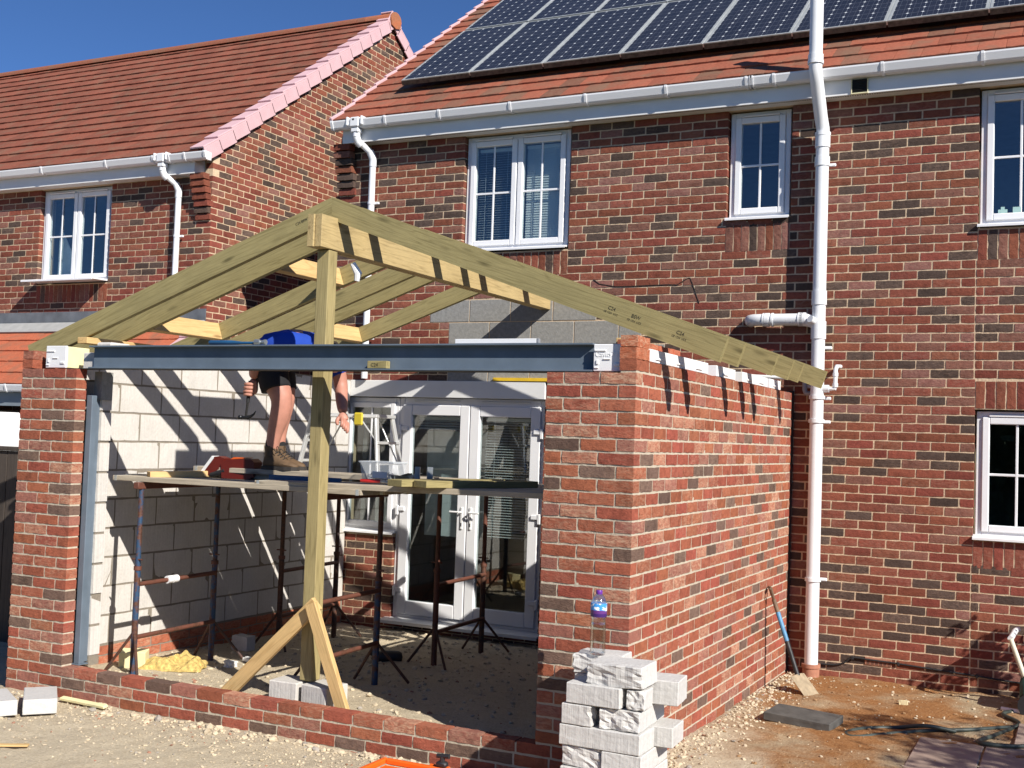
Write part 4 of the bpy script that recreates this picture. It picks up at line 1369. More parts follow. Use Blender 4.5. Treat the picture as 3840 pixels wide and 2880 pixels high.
# ------------------------------------------------------------------ trestles
def steel_mat(name, paint, amount):
    m, nt, b = new_mat(name)
    v = wpos(nt)
    n = noise(nt, v, 14, 6, .7); n2 = noise(nt, v, 60, 4)
    rust = ramp(nt, n2, [(.3, (.05, .02, .012)), (.7, (.13, .052, .028))])
    c = mixc(nt, ramp(nt, n, [(amount-.06, (0, 0, 0)), (amount+.06, (1, 1, 1))]), rust, paint)
    L(nt, c, b.inputs['Base Color']); b.inputs['Roughness'].default_value = .65
    bump(nt, b, n2, .4, .002); return m
M['prop_blue'] = steel_mat('rusty blue steel', (.018, .055, .12), .50)
M['prop_rust'] = steel_mat('rusted red steel', (.13, .045, .028), .45)
M['prop_dark'] = steel_mat('rusty dark steel', (.05, .03, .028), .55)
def trestle(x, y0, y1, ztop, m1, m2, label, wrap=False):
    e = empty('builders_trestle', label, 'trestle', (x, (y0+y1)/2, gz(x, y1)), 'steel builders trestles')
    inv = Matrix.Translation(-e.location)
    def B_(mb, name, mat):
        o = mb.build(name, mat, e, smooth='auto'); o.matrix_parent_inverse = inv; return o
    for y, mt in ((y0, m1), (y1, m2)):
        g = gz(x, y)
        B_(MB().tube([(x, y, g-.01), (x, y, g+.80)], .024, 12), 'leg', mt)
        B_(MB().tube([(x, y, g+.75), (x, y, ztop-.05)], .0195, 12), 'upright', m1 if mt == m2 else M['prop_rust'])
        B_(MB().tube([(x, y, g+.77), (x, y, g+.80)], .030, 12).tube([(x-.05, y-.01, g+.85), (x+.05, y-.01, g+.85)], .006, 6), 'pin', M['prop_rust'])
        sy = -1 if y == y0 else 1
        for (dx, dy) in ((-.22, .06*sy), (.20, .16*sy)):
            B_(MB().tube([(x, y, g+.32), (x+dx, y+dy, g+.01)], .011, 8), 'stay', M['prop_dark'])
    for h in (.29, .68):
        g = gz(x, (y0+y1)/2)
        B_(MB().tube([(x+.015, y0, g+h), (x+.015, y1, g+h+.01)], .017, 10), 'crossbar', M['prop_rust'])
    B_(MB().bbox(x-.025, x+.025, y0-.06, y1+.06, ztop-.052, ztop-.002, .004), 'head_bar', M['prop_rust'])
    if wrap:
        w = MB()
        for yy in (y0+.30, y0+.36): w.tube([(x+.015, yy, g+.685), (x+.015, yy+.05, g+.686)], .03, 10)
        B_(w, 'tape_wrap', M['closer'])
BT = 1.512
trestle(-5.50, -3.46, -2.60, BT, M['prop_blue'], M['prop_blue'], 'blue and rust steel trestle nearest the left block wall, under the board ends', True)
trestle(-5.50, -1.72, -.88, BT, M['prop_dark'], M['prop_dark'], 'dark rusty trestle at the back by the left block wall')
trestle(-3.92, -3.44, -2.62, BT, M['prop_dark'], M['prop_blue'], 'blue legged trestle in the middle, right of the timber post')
trestle(-4.01, -1.58, -.74, BT, M['prop_rust'], M['prop_dark'], 'red rusty trestle in front of the French doors')
# ------------------------------------------------------------------ scaffold boards
def sboard(x0, x1, yc, z, label, tilt=0.0, rz_=0.0, w=.222, mat=None, t=.038):
    ln = x1-x0
    mb = MB()
    n = 10
    for i in range(1): mb.bbox(-ln/2, ln/2, -w/2, w/2, 0, t, .003)
    o = mb.build('scaffold_board', mat or M['board'])
    o.location = ((x0+x1)/2, yc, z); o.rotation_euler = (R.uniform(-.01, .01), tilt, rz_)
    for e in (-1, 1):
        s = MB().box(e*(ln/2-.03)-.012, e*(ln/2-.03)+.012, -w/2-.001, w/2+.001, -.001, t+.001).build('end_band', M['alu'], o)
    tag(o, label, 'scaffold board', 'scaffold boards'); return o
sboard(-5.78, -3.55, -3.36, BT, 'front scaffold board running left past the rusty trestle', 0, .004)
sboard(-5.90, -3.50, -3.13, BT+.001, 'second scaffold board from the front on the left half of the platform')
sboard(-5.85, -3.45, -2.90, BT+.001, 'third scaffold board from the front beneath the workman')
sboard(-5.80, -3.50, -2.67, BT+.001, 'rearmost scaffold board on the left half of the platform')
sboard(-4.45, -1.85, -3.35, BT+.040, 'front scaffold board lapped over to the right towards the brick pier', -.012)
sboard(-4.30, -1.82, -3.12, BT+.040, 'second lapped scaffold board on the right half of the platform', -.010)
sboard(-4.35, -1.86, -2.89, BT+.040, 'third lapped scaffold board on the right half of the platform', -.011)
for k_, (yc_, x1_, lab_) in enumerate(((-2.425, -3.10, 'scaffold board in the middle of the deck just behind the workman'), (-2.185, -2.95, 'scaffold board bridging the gap between the two pairs of trestles'), (-1.930, -3.20, 'middle rear scaffold board over the dark trestle'), (-1.655, -3.05, 'rear scaffold board by the back trestles, third from the house'), (-1.410, -3.15, 'rear scaffold board second from the house wall'), (-1.150, -3.0, 'rearmost scaffold board nearest the French doors'))):
    sboard(-5.88+.05*(k_ % 2), x1_, yc_, BT+.0012, lab_, 0, R.uniform(-.012, .012))
sboard(-3.9, -1.85, -2.64, BT+.041, 'fourth lapped scaffold board on the right half of the platform', -.010)
sboard(-4.6, -2.6, -2.20, BT+.041, 'pale scaffold board lapped at the back towards the door', -.004, .01)
# right-hand support of the lapped boards
trestle(-1.97, -3.38, -2.70, BT+.012, M['prop_dark'], M['prop_dark'], 'dark trestle hidden behind the right brick pier under the boards')
# offcuts on the boards
def offcut(x, y, z, L_, W_, T_, rz_, label, mat=None, ry=0.0, name='timber_offcut', rx=0.0):
    o = MB().bbox(-L_/2, L_/2, -W_/2, W_/2, 0, T_, .003).build(name, mat or M['fresh'])
    o.location = (x, y, z); o.rotation_euler = (rx, ry, rz_); tag(o, label, 'timber offcut', 'timber offcuts on the boards'); return o
BTOP = BT+.040
offcut(-5.30, -3.17, BTOP+.002, .62, .095, .045, rad(58), 'orange sawn timber offcut lying under the nail gun', ry=-.03)
offcut(-3.05, -3.16, BTOP+.043, .95, .145, .045, rad(72), 'pale square ended rafter offcut pointing at the camera, left of its pair', M['treated'])
offcut(-2.83, -3.15, BTOP+.043, .95, .145, .045, rad(66), 'yellow ended rafter offcut pointing at the camera, right of its pair', M['treated'])
offcut(-3.80, -2.76, BTOP+.043, .80, .12, .035, rad(6), 'flat weathered offcut behind the plastic tub', M['board'])
offcut(-3.55, -2.55, BTOP+.043, .70, .14, .03, rad(-4), 'longer flat offcut at the back of the right boards', M['board'])
offcut(-4.28, -3.05, BTOP+.002, .50, .12, .03, rad(15), 'brown notched offcut beside the blue level left of the post', M['board'])
# blue level
M['blue'] = flat('blue painted metal', (.02, .09, .20), .4); M['red'] = flat('red plastic', (.45, .02, .02), .4)
o = MB().bbox(-.30, .30, -.014, .014, 0, .055, .003).bbox(-.05, .05, -.0155, .0155, .018, .04, .002).build('spirit_level', M['blue']); o.location = (-4.18, -3.24, BTOP+.003); o.rotation_euler = (0, 0, .05)
tag(o, 'blue spirit level lying on the boards at the feet of the workman', 'spirit level')
# plastic tub
m, nt, b_ = new_mat('clear plastic'); b_.inputs['Base Color'].default_value = (.72, .76, .80, 1); b_.inputs['Roughness'].default_value = .3; b_.inputs['Alpha'].default_value = .32; M['clear'] = m
tb = empty('plastic_tub', 'clear plastic tub of screws on the boards right of the post', 'plastic tub', (-3.60, -3.12, BTOP+.043))
def taper(w0, d0, w1, d1, h):
    return [(-w0, -d0, 0), (w0, -d0, 0), (w0, d0, 0), (-w0, d0, 0), (-w1, -d1, h), (w1, -d1, h), (w1, d1, h), (-w1, d1, h)]
MB().add(taper(.115, .08, .135, .095, .14), [(3, 2, 1, 0), (0, 1, 5, 4), (1, 2, 6, 5), (2, 3, 7, 6), (3, 0, 4, 7)]).build('tub_wall', M['clear'], tb, fix=False)
MB().bbox(-.143, .143, -.102, -.090, .132, .145, .003).bbox(-.143, .143, .090, .102, .132, .145, .003).bbox(-.143, -.131, -.0899, .0899, .132, .145, .003).bbox(.131, .143, -.0899, .0899, .132, .145, .003).build('tub_rim', M['clear'], tb)
sc = MB()
for k in range(60):
    p = Vector((R.uniform(-.1, .1), R.uniform(-.065, .065), R.uniform(.005, .06))); d = Vector((R.uniform(-1, 1), R.uniform(-1, 1), R.uniform(-.4, .4))).normalized()*.025
    sc.tube([p-d, p+d], .004, 5)
M['zinc'] = flat('galvanised steel', (.36, .39, .41), .4, .7, var=.2, scale=20)
stuff(sc.build('screws', M['pipe_grey'], tb))
MB().box(-.03, .09, -.0925, -.088, .03, .075).build('paper_label', M['upvc'], tb)
# red pliers
mb = MB()
for sy in (-1, 1): mb.tube([(-.10, .018*sy, .014), (-.04, .024*sy, .014), (.03, .012*sy, .014), (.05, -.004*sy, .014)], [.012, .013, .011, .008], 10)
o = empty('pliers', 'red handled pliers lying on the front edge of the boards', 'pliers', (-3.52, -3.34, BTOP+.043), rz=.08)
mb.build('handle', M['red'], o, smooth='auto')
MB().prism([(.045, -.014), (.075, -.018), (.12, -.006), (.12, .006), (.075, .018), (.045, .014)], .007, .021, 'z').build('jaw', M['zinc'], o)
# joist hangers
def hanger(x, y, rz_, tilt, label):
    e = empty('joist_hanger', label, 'joist hanger', (x, y, BTOP+.045), 'galvanised joist hangers on the boards', rz_)
    e.rotation_euler = (tilt, 0, rz_)
    def P_(*a): return MB().box(*a).build('plate', M['zinc'], e)
    P_(-.024, .024, -.05, .05, 0, .0015)
    for s in (-1, 1):
        P_(s*.0245-.0008, s*.0245+.0008, -.05, .05, 0, .12)
        P_(min(s*.025, s*.062), max(s*.025, s*.062), .0485, .050, .0, .12)
hanger(-3.20, -3.24, .5, .0, 'upright galvanised joist hanger with open wings beside the rafter offcuts')
hanger(-3.38, -3.18, 1.2, 1.35, 'galvanised joist hanger lying on its side behind the red pliers')
hanger(-3.30, -3.30, -.4, 1.45, 'flat lying galvanised joist hanger at the board edge')
# nail gun
ng = empty('nail_gun', 'dark red cordless nail gun lying on its side on the left boards', 'nail gun', (-5.05, -3.03, BTOP+.002), rz=.10)
M['gunred'] = flat('dark red plastic', (.12, .014, .009), .38, var=.1); M['gunor'] = flat('orange plastic', (.70, .12, .02), .4)
body = MB(); body.prism([(-.02, 0), (.22, 0), (.26, .02), (.265, .13), (.23, .155), (.02, .145), (-.03, .11)], -.055, .055, 'y')
body.build('body', M['gunred'], ng)
MB().prism([(-.20, .02), (-.17, -.0), (-.02, .085), (-.01, .15), (-.06, .165), (-.10, .16)], -.045, .045, 'y').build('magazine', M['gunred'], ng)
MB().prism([(-.215, .045), (-.205, .02), (-.10, .15), (-.12, .165)], -.047, .047, 'y').build('magazine_cap', M['upvc_dull'], ng)
MB().tube([(-.13, -.03, .022), (-.03, -.03, .045), (.0, -.03, .06)], [.02, .026, .03], 10).build('nose', M['rubber'], ng, smooth='auto')
MB().prism([(.05, .1455), (.17, .1555), (.19, .163), (.08, .163)], -.05, .05, 'y').build('top_cover', M['gunor'], ng)
# tools on the beam
hm = empty('club_hammer', 'blue handled hammer resting on top of the steel beam', 'hammer', (-4.30, YF+.055, BZ1+.002))
MB().tube([(-.28, 0, .016), (-.27, 0, .016), (-.08, 0, .015), (.0, 0, .012), (.13, 0, .012)], [.012, .017, .016, .010, .009], 10).build('handle', M['blue'], hm, smooth='auto')
MB().tube([(.125, -.015, .016), (.155, -.015, .016), (.16, .0, .016)], [.02, .02, .013], 12).tube([(.16, -.004, .016), (.19, -.004, .016)], .014, 10).tube([(.19, -.004, .016), (.205, -.004, .016)], .018, 12).build('head', M['zinc'], hm, smooth='auto')
o = MB().bbox(0, .55, -.012, .012, .0, .028, .002).build('white_batten', M['closer']); o.location = (-2.66, YF+.075, BZ1+.003); tag(o, 'short white batten lying on top of the beam at its right end', 'batten')
MB().bbox(.55, .567, -.0125, .0125, 0, .0285, .002).build('end_cap', M['pipe_grey'], o)
o = MB().bbox(-.072, .072, 0, .045, 0, .048, .003).build('beam_block', M['treated']); o.location = (-3.20, YF+.030, BZ0+.0095); tag(o, 'small green timber block with black stamp sitting on the lower flange of the beam', 'timber block')
def lettering(txt, size, mat, parent, loc, rot, extr=.0002):
    cu = bpy.data.curves.new('stamp', 'FONT'); cu.body = txt; cu.size = size; cu.extrude = extr; cu.materials.append(mat); cu.resolution_u = 2
    to = bpy.data.objects.new('stamp', cu); COL.objects.link(to)
    me = bpy.data.meshes.new_from_object(to.evaluated_get(bpy.context.evaluated_depsgraph_get())); bpy.data.objects.remove(to)
    o = link('stamp', me, parent); o.location = loc; o.rotation_euler = rot; return o
M['ink'] = flat('black ink', (.035, .03, .02), .9)
M['redink'] = flat('faded red ink', (.22, .06, .03), .9)
lettering('C24', .032, M['ink'], o, (-.045, -.0012, .012), (PI/2, 0, 0))
for ob in list(scene.objects):
    if ob.name == 'rafter':      # nearest right rafter carries two grade stamps
        for (px, tx) in ((2.20, 'C24'), (2.36, 'BSW'), (2.66, 'C24')):
            lettering(tx, .030, M['ink'], ob, (px, -.0012, -.075), (PI/2, 0, 0))
            lettering('CE 1224  UC2', .016, M['ink'], ob, (px-.02, -.0012, -.098), (PI/2, 0, 0))
    if ob.name == 'rafter.006':
        lettering('C24 BSW', .026, M['ink'], ob, (.34, .0482, -.075), (PI/2, 0, PI))
        bpy.context.view_layer.update()
lettering('H W', .03, M['redink'], rb_.children[0], (RX-.030, -3.7362, 3.25), (PI/2, PI/2, 0)).matrix_parent_inverse = Matrix.Translation(-rb_.location)
# aluminium work platform standing on the rear boards
WPY = -1.40
ld = empty('work_platform', 'folding aluminium work platform with yellow end brackets standing on the boards by the door', 'work platform', (-4.90, WPY, BT+.040))
M['ladder'] = flat('bright aluminium', (.70, .71, .70), .35, .5, var=.06); M['yellowp'] = flat('yellow plastic', (.60, .47, .04), .45)
def LB(name, mat, a, b2, w=.03, d=.018):
    a, b2 = Vector(a), Vector(b2); q = (b2-a); me = MB().bbox(0, q.length, -w/2, w/2, -d/2, d/2, .002).mesh(name, mat)
    ob = link(name, me, ld); xa = q.normalized(); ya = (Vector((0, 1, 0)) - xa*xa.y).normalized(); za = xa.cross(ya)
    ob.matrix_local = Matrix.Translation(a) @ Matrix((xa, ya, za)).transposed().to_4x4()
HT = .545
MB().bbox(-.50, .22, -.16, .16, HT-.03, HT, .004).build('deck', M['ladder'], ld)
MB().bbox(-.499, .219, -.1615, -.1595, HT-.028, HT-.004, .0005).build('deck_edge', M['upvc_dull'], ld)
for ex, sg in ((.20, 1), (-.48, -1)):
    for s in (-1, 1):
        LB('leg', M['ladder'], (ex, s*.13, HT-.03), (ex+sg*.085, s*.20, 0), .045, .022)
    for zz, q in ((.30, .045), (.12, .07)):
        MB().bbox(ex+sg*q-.014, ex+sg*q+.014, -.175, .175, zz-.012, zz+.012, .003).build('rung', M['ladder'], ld)
        LB('brace', M['ladder'], (ex+sg*q, -.165+.30*(zz < .2), zz), (ex-sg*.16, -.15+.3*(zz < .2), HT-.03), .016, .010)
    MB().bbox(ex-.20, ex-.11, -.185, -.162, HT-.10, HT+.012, .012).build('end_bracket', M['yellowp'], ld) if sg > 0 else MB().bbox(ex+.11, ex+.18, -.185, -.162, HT-.10, HT+.012, .012).build('end_bracket', M['yellowp'], ld)
# white strap hanging by the post
o = MB().tube([(-3.735, -3.40, 3.10), (-3.70, -3.38, 3.03), (-3.71, -3.38, 2.98)], [.02, .028, .018], 8).build('plastic_bag', M['closer'], smooth='auto'); tag(o, 'crumpled white plastic wrap caught beside the post under the ridge beam', 'plastic wrap')
# ------------------------------------------------------------------ the workman
M['skin'] = flat('skin', (.47, .215, .155), .55, var=.12, scale=14)
M['shirt'] = flat('blue cotton', (.008, .05, .36), .9, var=.12, scale=6)
M['shorts'] = flat('black cloth', (.012, .012, .014), .9, var=.3, scale=8)
M['boot'] = flat('brown boot leather', (.115, .07, .036), .75, var=.25, scale=16, bmp=.3)
M['sole'] = flat('dark boot sole', (.035, .03, .026), .8); M['sock'] = flat('black sock', (.012, .012, .013), .95); M['hair'] = flat('dark hair', (.03, .02, .013), .7)
def skin_mesh(name, pts, edges, mat, parent=None, root=0, sub=2, keep=True):
    me = bpy.data.meshes.new(name)
    me.from_pydata([p[0] for p in pts], edges, [])
    o = bpy.data.objects.new(name, me); COL.objects.link(o)
    md = o.modifiers.new('skin', 'SKIN'); md.use_smooth_shade = True
    if not me.skin_vertices: me.attributes  # layer is made with the modifier
    sv = me.skin_vertices[0].data
    for i, p in enumerate(pts):
        r = p[1]; sv[i].radius = r if isinstance(r, tuple) else (r, r)
        sv[i].use_root = (i == root)
    s = o.modifiers.new('sub', 'SUBSURF'); s.levels = sub; s.render_levels = sub
    dg = bpy.context.evaluated_depsgraph_get()
    res = bpy.data.meshes.new_from_object(o.evaluated_get(dg))
    bpy.data.objects.remove(o); bpy.data.meshes.remove(me)
    res.name = name; res.materials.clear(); res.materials.append(mat)
    res.shade_smooth()
    return res
def join_meshes(name, ms, mat):
    v = []; f = []
    for m in ms:
        b0 = len(v); v += [tuple(p.co) for p in m.vertices]; f += [tuple(b0+i for i in p.vertices) for p in m.polygons]
    me = bpy.data.meshes.new(name); me.from_pydata(v, [], f); me.materials.append(mat); me.shade_smooth(); return me
WZ = 1.636     # top of the raised board under the feet
PYc = -2.95
sboard(-5.35, -3.70, PYc+.0, WZ-.0385, 'raised scaffold board on top of the others beneath the boots of the workman', w=.26)
sboard(-5.20, -3.9, PYc+.02, WZ-.0775, 'hidden packing board under the raised board', w=.20)
n_, fr_ = PYc-.085, PYc+.085   # near and far leg
P_ = [((-4.74, PYc, 2.46), (.15, .17)),
      ((-4.64, PYc, 2.55), (.13, .15)),
      ((-4.50, PYc, 2.57), (.13, .16)),
      ((-4.34, PYc, 2.54), (.11, .16)),
      ((-4.23, PYc, 2.49), .06),
      ((-4.16, PYc, 2.45), .095),
      ((-4.11, PYc, 2.41), .080),
      ((-4.37, PYc-.18, 2.555), .070),
      ((-4.52, PYc-.24, 2.545), .062),
      ((-4.675, PYc-.24, 2.505), .054),
      ((-4.735, PYc-.20, 2.41), .052),
      ((-4.790, PYc-.15, 2.315), .038),
      ((-4.31, PYc+.17, 2.52), .068),
      ((-4.285, PYc+.22, 2.41), .060),
      ((-4.265, PYc+.24, 2.28), .054),
      ((-4.215, PYc+.18, 2.175), .049),
      ((-4.150, PYc+.11, 2.075), .037),
      ((-4.665, n_, 2.38), (.115, .12)),
      ((-4.60, n_, 2.24), .100),
      ((-4.560, n_, 2.155), .084),
      ((-4.580, n_, 2.04), (.084, .076)),
      ((-4.625, n_, 1.90), .060),
      ((-4.645, n_, 1.76), .049),
      ((-4.725, fr_, 2.38), (.115, .12)),
      ((-4.69, fr_, 2.24), .098),
      ((-4.665, fr_, 2.155), .082),
      ((-4.695, fr_, 2.04), (.080, .072)),
      ((-4.71, fr_, 1.90), .058),
      ((-4.71, fr_, 1.76), .048),
      ]
Ed = [(0, 1), (1, 2), (2, 3), (3, 4), (4, 5), (5, 6), (3, 7), (7, 8), (8, 9), (9, 10), (10, 11), (3, 12), (12, 13), (13, 14), (14, 15), (15, 16), (0, 17), (17, 18), (18, 19), (19, 20), (20, 21), (21, 22), (0, 23), (23, 24), (24, 25), (25, 26), (26, 27), (27, 28)]
ms = [skin_mesh('body', P_, Ed, M['skin'])]
def chain(pts, rs):
    return skin_mesh('c', list(zip(pts, rs)), [(i, i+1) for i in range(len(pts)-1)], M['skin'], sub=2)
# near hand closed round the hammer handle
HC_ = Vector((-4.822, PYc-.155, 2.22))
hd = Vector((-.10, .0, -1)).normalized()        # handle direction, pointing down
ms.append(chain([(-4.785, PYc-.14, 2.315), (-4.797, PYc-.140, 2.275), (-4.798, PYc-.136, 2.23), (-4.800, PYc-.138, 2.19)], [.034, (.028, .043), (.026, .046), (.020, .038)]))
for k, (h, r, rr_) in enumerate(((2.268, .036, .0135), (2.241, .038, .014), (2.214, .037, .0135), (2.190, .034, .012))):
    c = HC_ + hd*((2.22-h)/1.0)
    pts = []
    for a in (25, -30, -85, -140, -195):
        pts.append((c.x + math.cos(rad(a))*r, c.y + math.sin(rad(a))*r*.95, h + .002*(a % 2)))
    ms.append(chain(pts, [rr_*1.1, rr_*1.1, rr_, rr_*.95, rr_*.8]))
ms.append(chain([(-4.792, PYc-.125, 2.262), (-4.802, PYc-.112, 2.245), (-4.826, PYc-.112, 2.222), (-4.848, PYc-.128, 2.205)], [.018, .016, .015, .012]))
# far hand hanging half closed
ms.append(chain([(-4.150, PYc+.11, 2.075), (-4.136, PYc+.09, 2.045), (-4.120, PYc+.075, 2.015)], [.034, (.043, .026), (.047, .023)]))
for k in range(4):
    b0 = Vector((-4.130 + .014*k, PYc+.062+.005*k, 2.018 - .015*k + .012))
    pts = [b0 + Vector((-.006, .02, .02)), b0 + Vector((.016, -.012, -.012)), b0+Vector((.030, -.030, -.024)), b0+Vector((.030, -.034, -.046)), b0+Vector((.016, -.028, -.058))]
    ms.append(chain(pts, [.0150, .0145, .0135, .0125, .0105]))
ms.append(chain([(-4.152, PYc+.075, 2.05), (-4.160, PYc+.055, 2.025), (-4.150, PYc+.036, 2.0), (-4.132, PYc+.028, 1.985)], [.018, .016, .015, .011]))
# face: nose, ears
ms.append(chain([(-4.03, PYc, 2.44), (-3.995, PYc, 2.425), (-4.0, PYc, 2.41)], [.012, .014, .009]))
for s in (-1, 1): ms.append(chain([(-4.12, PYc+s*.078, 2.50), (-4.115, PYc+s*.09, 2.475), (-4.10, PYc+s*.082, 2.455)], [.008, .012, .007]))
for s in (-1, 1): ms.append(chain([(-4.035, PYc+s*.030, 2.470), (-4.022, PYc+s*.030, 2.462)], [.011, .009]))
ms.append(chain([(-4.03, PYc-.022, 2.385), (-4.018, PYc, 2.383), (-4.03, PYc+.022, 2.385)], [.006, .008, .006]))
person = link('person', join_meshes('person', ms, M['skin']))
tag(person, 'workman in blue t-shirt and black shorts bending over on the boards with a hammer', 'person')
def loft(pts, ry, rz_, n=18, sub=4):
    """smooth tube round a path in the x-z plane with half widths ry (across) and rz_ (in the plane)"""
    q = [Vector((*p, a, b)) if False else (Vector(p), a, b) for p, a, b in zip(pts, ry, rz_)]
    P3 = []
    for i in range(len(q)-1):
        g = [q[max(i-1, 0)], q[i], q[i+1], q[min(i+2, len(q)-1)]]
        for k in range(sub):
            t_ = k/sub
            def cr(a, b, c, d): return .5*((2*b)+(c-a)*t_+(2*a-5*b+4*c-d)*t_*t_+(3*b-a-3*c+d)*t_**3)
            P3.append(tuple(cr(*[h[m_] for h in g]) for m_ in range(3)))
    P3.append(q[-1])
    vs = []; fs = []; prev = None
    for i, (p, a, b) in enumerate(P3):
        t_ = (P3[min(i+1, len(P3)-1)][0] - P3[max(i-1, 0)][0]).normalized()
        y_ = Vector((0, 1, 0)) if abs(t_.y) < .8 else Vector((1, 0, 0))
        u = (y_ - t_*t_.dot(y_)).normalized(); w = t_.cross(u)
        for k in range(n):
            an = 2*PI*k/n
            d_ = u*(math.cos(an)*a) + w*(math.sin(an)*b)
            wr = 1 + .035*mnoise.noise((p+d_)*13) + .02*mnoise.noise((p+d_)*29)
            vs.append(p + d_*wr)
    for i in range(len(P3)-1):
        for k in range(n):
            a = i*n+k; b = i*n+(k+1) % n; fs.append((a, b, b+n, a+n))
    fs.append(tuple(range(n-1, -1, -1))); fs.append(tuple(range((len(P3)-1)*n, len(P3)*n)))
    return vs, fs
mb = MB()
mb.add(*loft([(-4.885, PYc, 2.40), (-4.80, PYc, 2.495), (-4.68, PYc, 2.555), (-4.54, PYc, 2.57), (-4.40, PYc, 2.555), (-4.29, PYc, 2.52), (-4.235, PYc, 2.495)], [.15, .175, .18, .185, .20, .175, .075], [.10, .118, .124, .122, .118, .10, .065]))
mb.add(*loft([(-4.33, PYc-.12, 2.545), (-4.41, PYc-.21, 2.555), (-4.50, PYc-.25, 2.556), (-4.585, PYc-.262, 2.548)], [.10, .10, .095, .088], [.10, .102, .098, .092]))
mb.add(*loft([(-4.33, PYc+.12, 2.53), (-4.33, PYc+.19, 2.46), (-4.315, PYc+.215, 2.40), (-4.30, PYc+.225, 2.36)], [.095, .09, .082, .080], [.095, .09, .082, .080]))
o = mb.build('t_shirt', M['shirt'], person, smooth=True)
mb = MB()
mb.add(*loft([(-4.77, PYc, 2.52), (-4.74, PYc, 2.45), (-4.72, PYc, 2.38), (-4.70, PYc, 2.34)], [.16, .18, .185, .15], [.15, .165, .16, .12]))
mb.add(*loft([(-4.70, n_, 2.43), (-4.655, n_-.005, 2.34), (-4.62, n_-.008, 2.235)], [.105, .108, .104], [.12, .120, .112]))
mb.add(*loft([(-4.74, fr_, 2.43), (-4.725, fr_+.005, 2.34), (-4.70, fr_+.008, 2.235)], [.105, .108, .104], [.12, .118, .110]))
mb.build('shorts', M['shorts'], person, smooth=True)
link('hair', skin_mesh('hair', [((-4.185, PYc, 2.52), .062), ((-4.14, PYc, 2.515), .086), ((-4.07, PYc, 2.485), .070)], [(0, 1), (1, 2)], M['hair'], root=1), person)
def boot(x, y, lift, name='boot'):
    """hiking boot, toe towards +x, heel at x"""
    st = [(-.015, .028, .015, .075), (.0, .038, .012, .115), (.03, .042, .012, .15), (.07, .044, .012, .145), (.11, .043, .012, .118), (.155, .047, .012, .092), (.20, .048, .012, .074), (.245, .043, .014, .062), (.272, .030, .017, .050), (.285, .012, .022, .040)]
    vs = []; fs = []; n = 14
    for (sx, hw, zb, zt) in st:
        for k in range(n):
            a = 2*PI*k/n
            cx, sz = math.cos(a), math.sin(a)
            cx = math.copysign(abs(cx)**.75, cx); sz = math.copysign(abs(sz)**.75, sz)
            w = hw*(1 - (.30 if sz > 0 else 0)*max(0, sz))
            vs.append((sx, w*cx, (zb+zt)/2 + (zt-zb)/2*sz))
    for i in range(len(st)-1):
        for k in range(n):
            a = i*n+k; b = i*n+(k+1) % n; fs.append((a, b, b+n, a+n))
    fs.append(tuple(range(n-1, -1, -1))); fs.append(tuple(range((len(st)-1)*n, len(st)*n)))
    mb = MB().add(vs, fs)
    mb.tube([(.045, 0, .10), (.042, 0, .14), (.040, 0, .175)], [.050, .049, .053], 16)
    o = mb.build(name, M['boot'], person, smooth='auto'); o.location = (x, y, WZ+lift)
    sb = MB().prism([(-.022, -.036), (.03, -.046), (.12, -.045), (.20, -.053), (.26, -.045), (.293, -.018), (.293, .018), (.26, .045), (.20, .053), (.12, .045), (.03, .046), (-.022, .036)], .0, .028, 'z')
    sb.build('boot_sole', M['sole'], o)
    lc = MB()
    for k in range(5):
        xx = .075+.024*k; zz = .142-.014*k + .006
        lc.tube([(xx, -.026, zz-.010), (xx+.008, 0, zz+.004), (xx, .026, zz-.010)], .0035, 6)
    lc.tube([(.07, -.03, .15), (.10, -.05, .155), (.125, -.045, .13)], .003, 6).tube([(.07, .0, .16), (.11, -.015, .175), (.13, -.02, .15)], .003, 6)
    lc.build('bootlace', M['sole'], o)
    MB().tube([(.041, 0, .165), (.040, 0, .205), (.040, 0, .222)], [.050, .046, .042], 16).build('sock', M['sock'], o, smooth='auto')
boot(-4.685, n_, 0); boot(-4.745, fr_, 0)
# hammer in the hand
hmm = empty('claw_hammer', 'claw hammer hanging head down from the hand of the workman', 'hammer', HC_)
top = HC_ - hd*.075; end = HC_ + hd*.205
def HM(mb, name, mat, smooth='auto'):
    o = mb.build(name, mat, hmm, smooth=smooth); o.matrix_parent_inverse = Matrix.Translation(-HC_); return o
HM(MB().tube([top, HC_+hd*.02, HC_+hd*.09], [.014, .0155, .013], 12), 'grip', M['rubber'])
HM(MB().tube([HC_+hd*.085, end], [.010, .0085], 10), 'shaft', M['dark'])
M['forged'] = flat('dark forged steel', (.035, .037, .042), .4, .6)
e_ = end
HM(MB().tube([e_+Vector((-.062, 0, .004)), e_+Vector((-.040, 0, .004)), e_+Vector((-.036, 0, .004)), e_+Vector((-.015, 0, .003)), e_+Vector((.018, 0, .004))], [.0165, .0165, .012, .012, .016], 12)
   .tube([e_+Vector((.01, 0, .004)), e_+Vector((.045, 0, .012)), e_+Vector((.075, 0, .030)), e_+Vector((.092, 0, .054))], [.015, .012, .008, .003], 8), 'head', M['forged'])
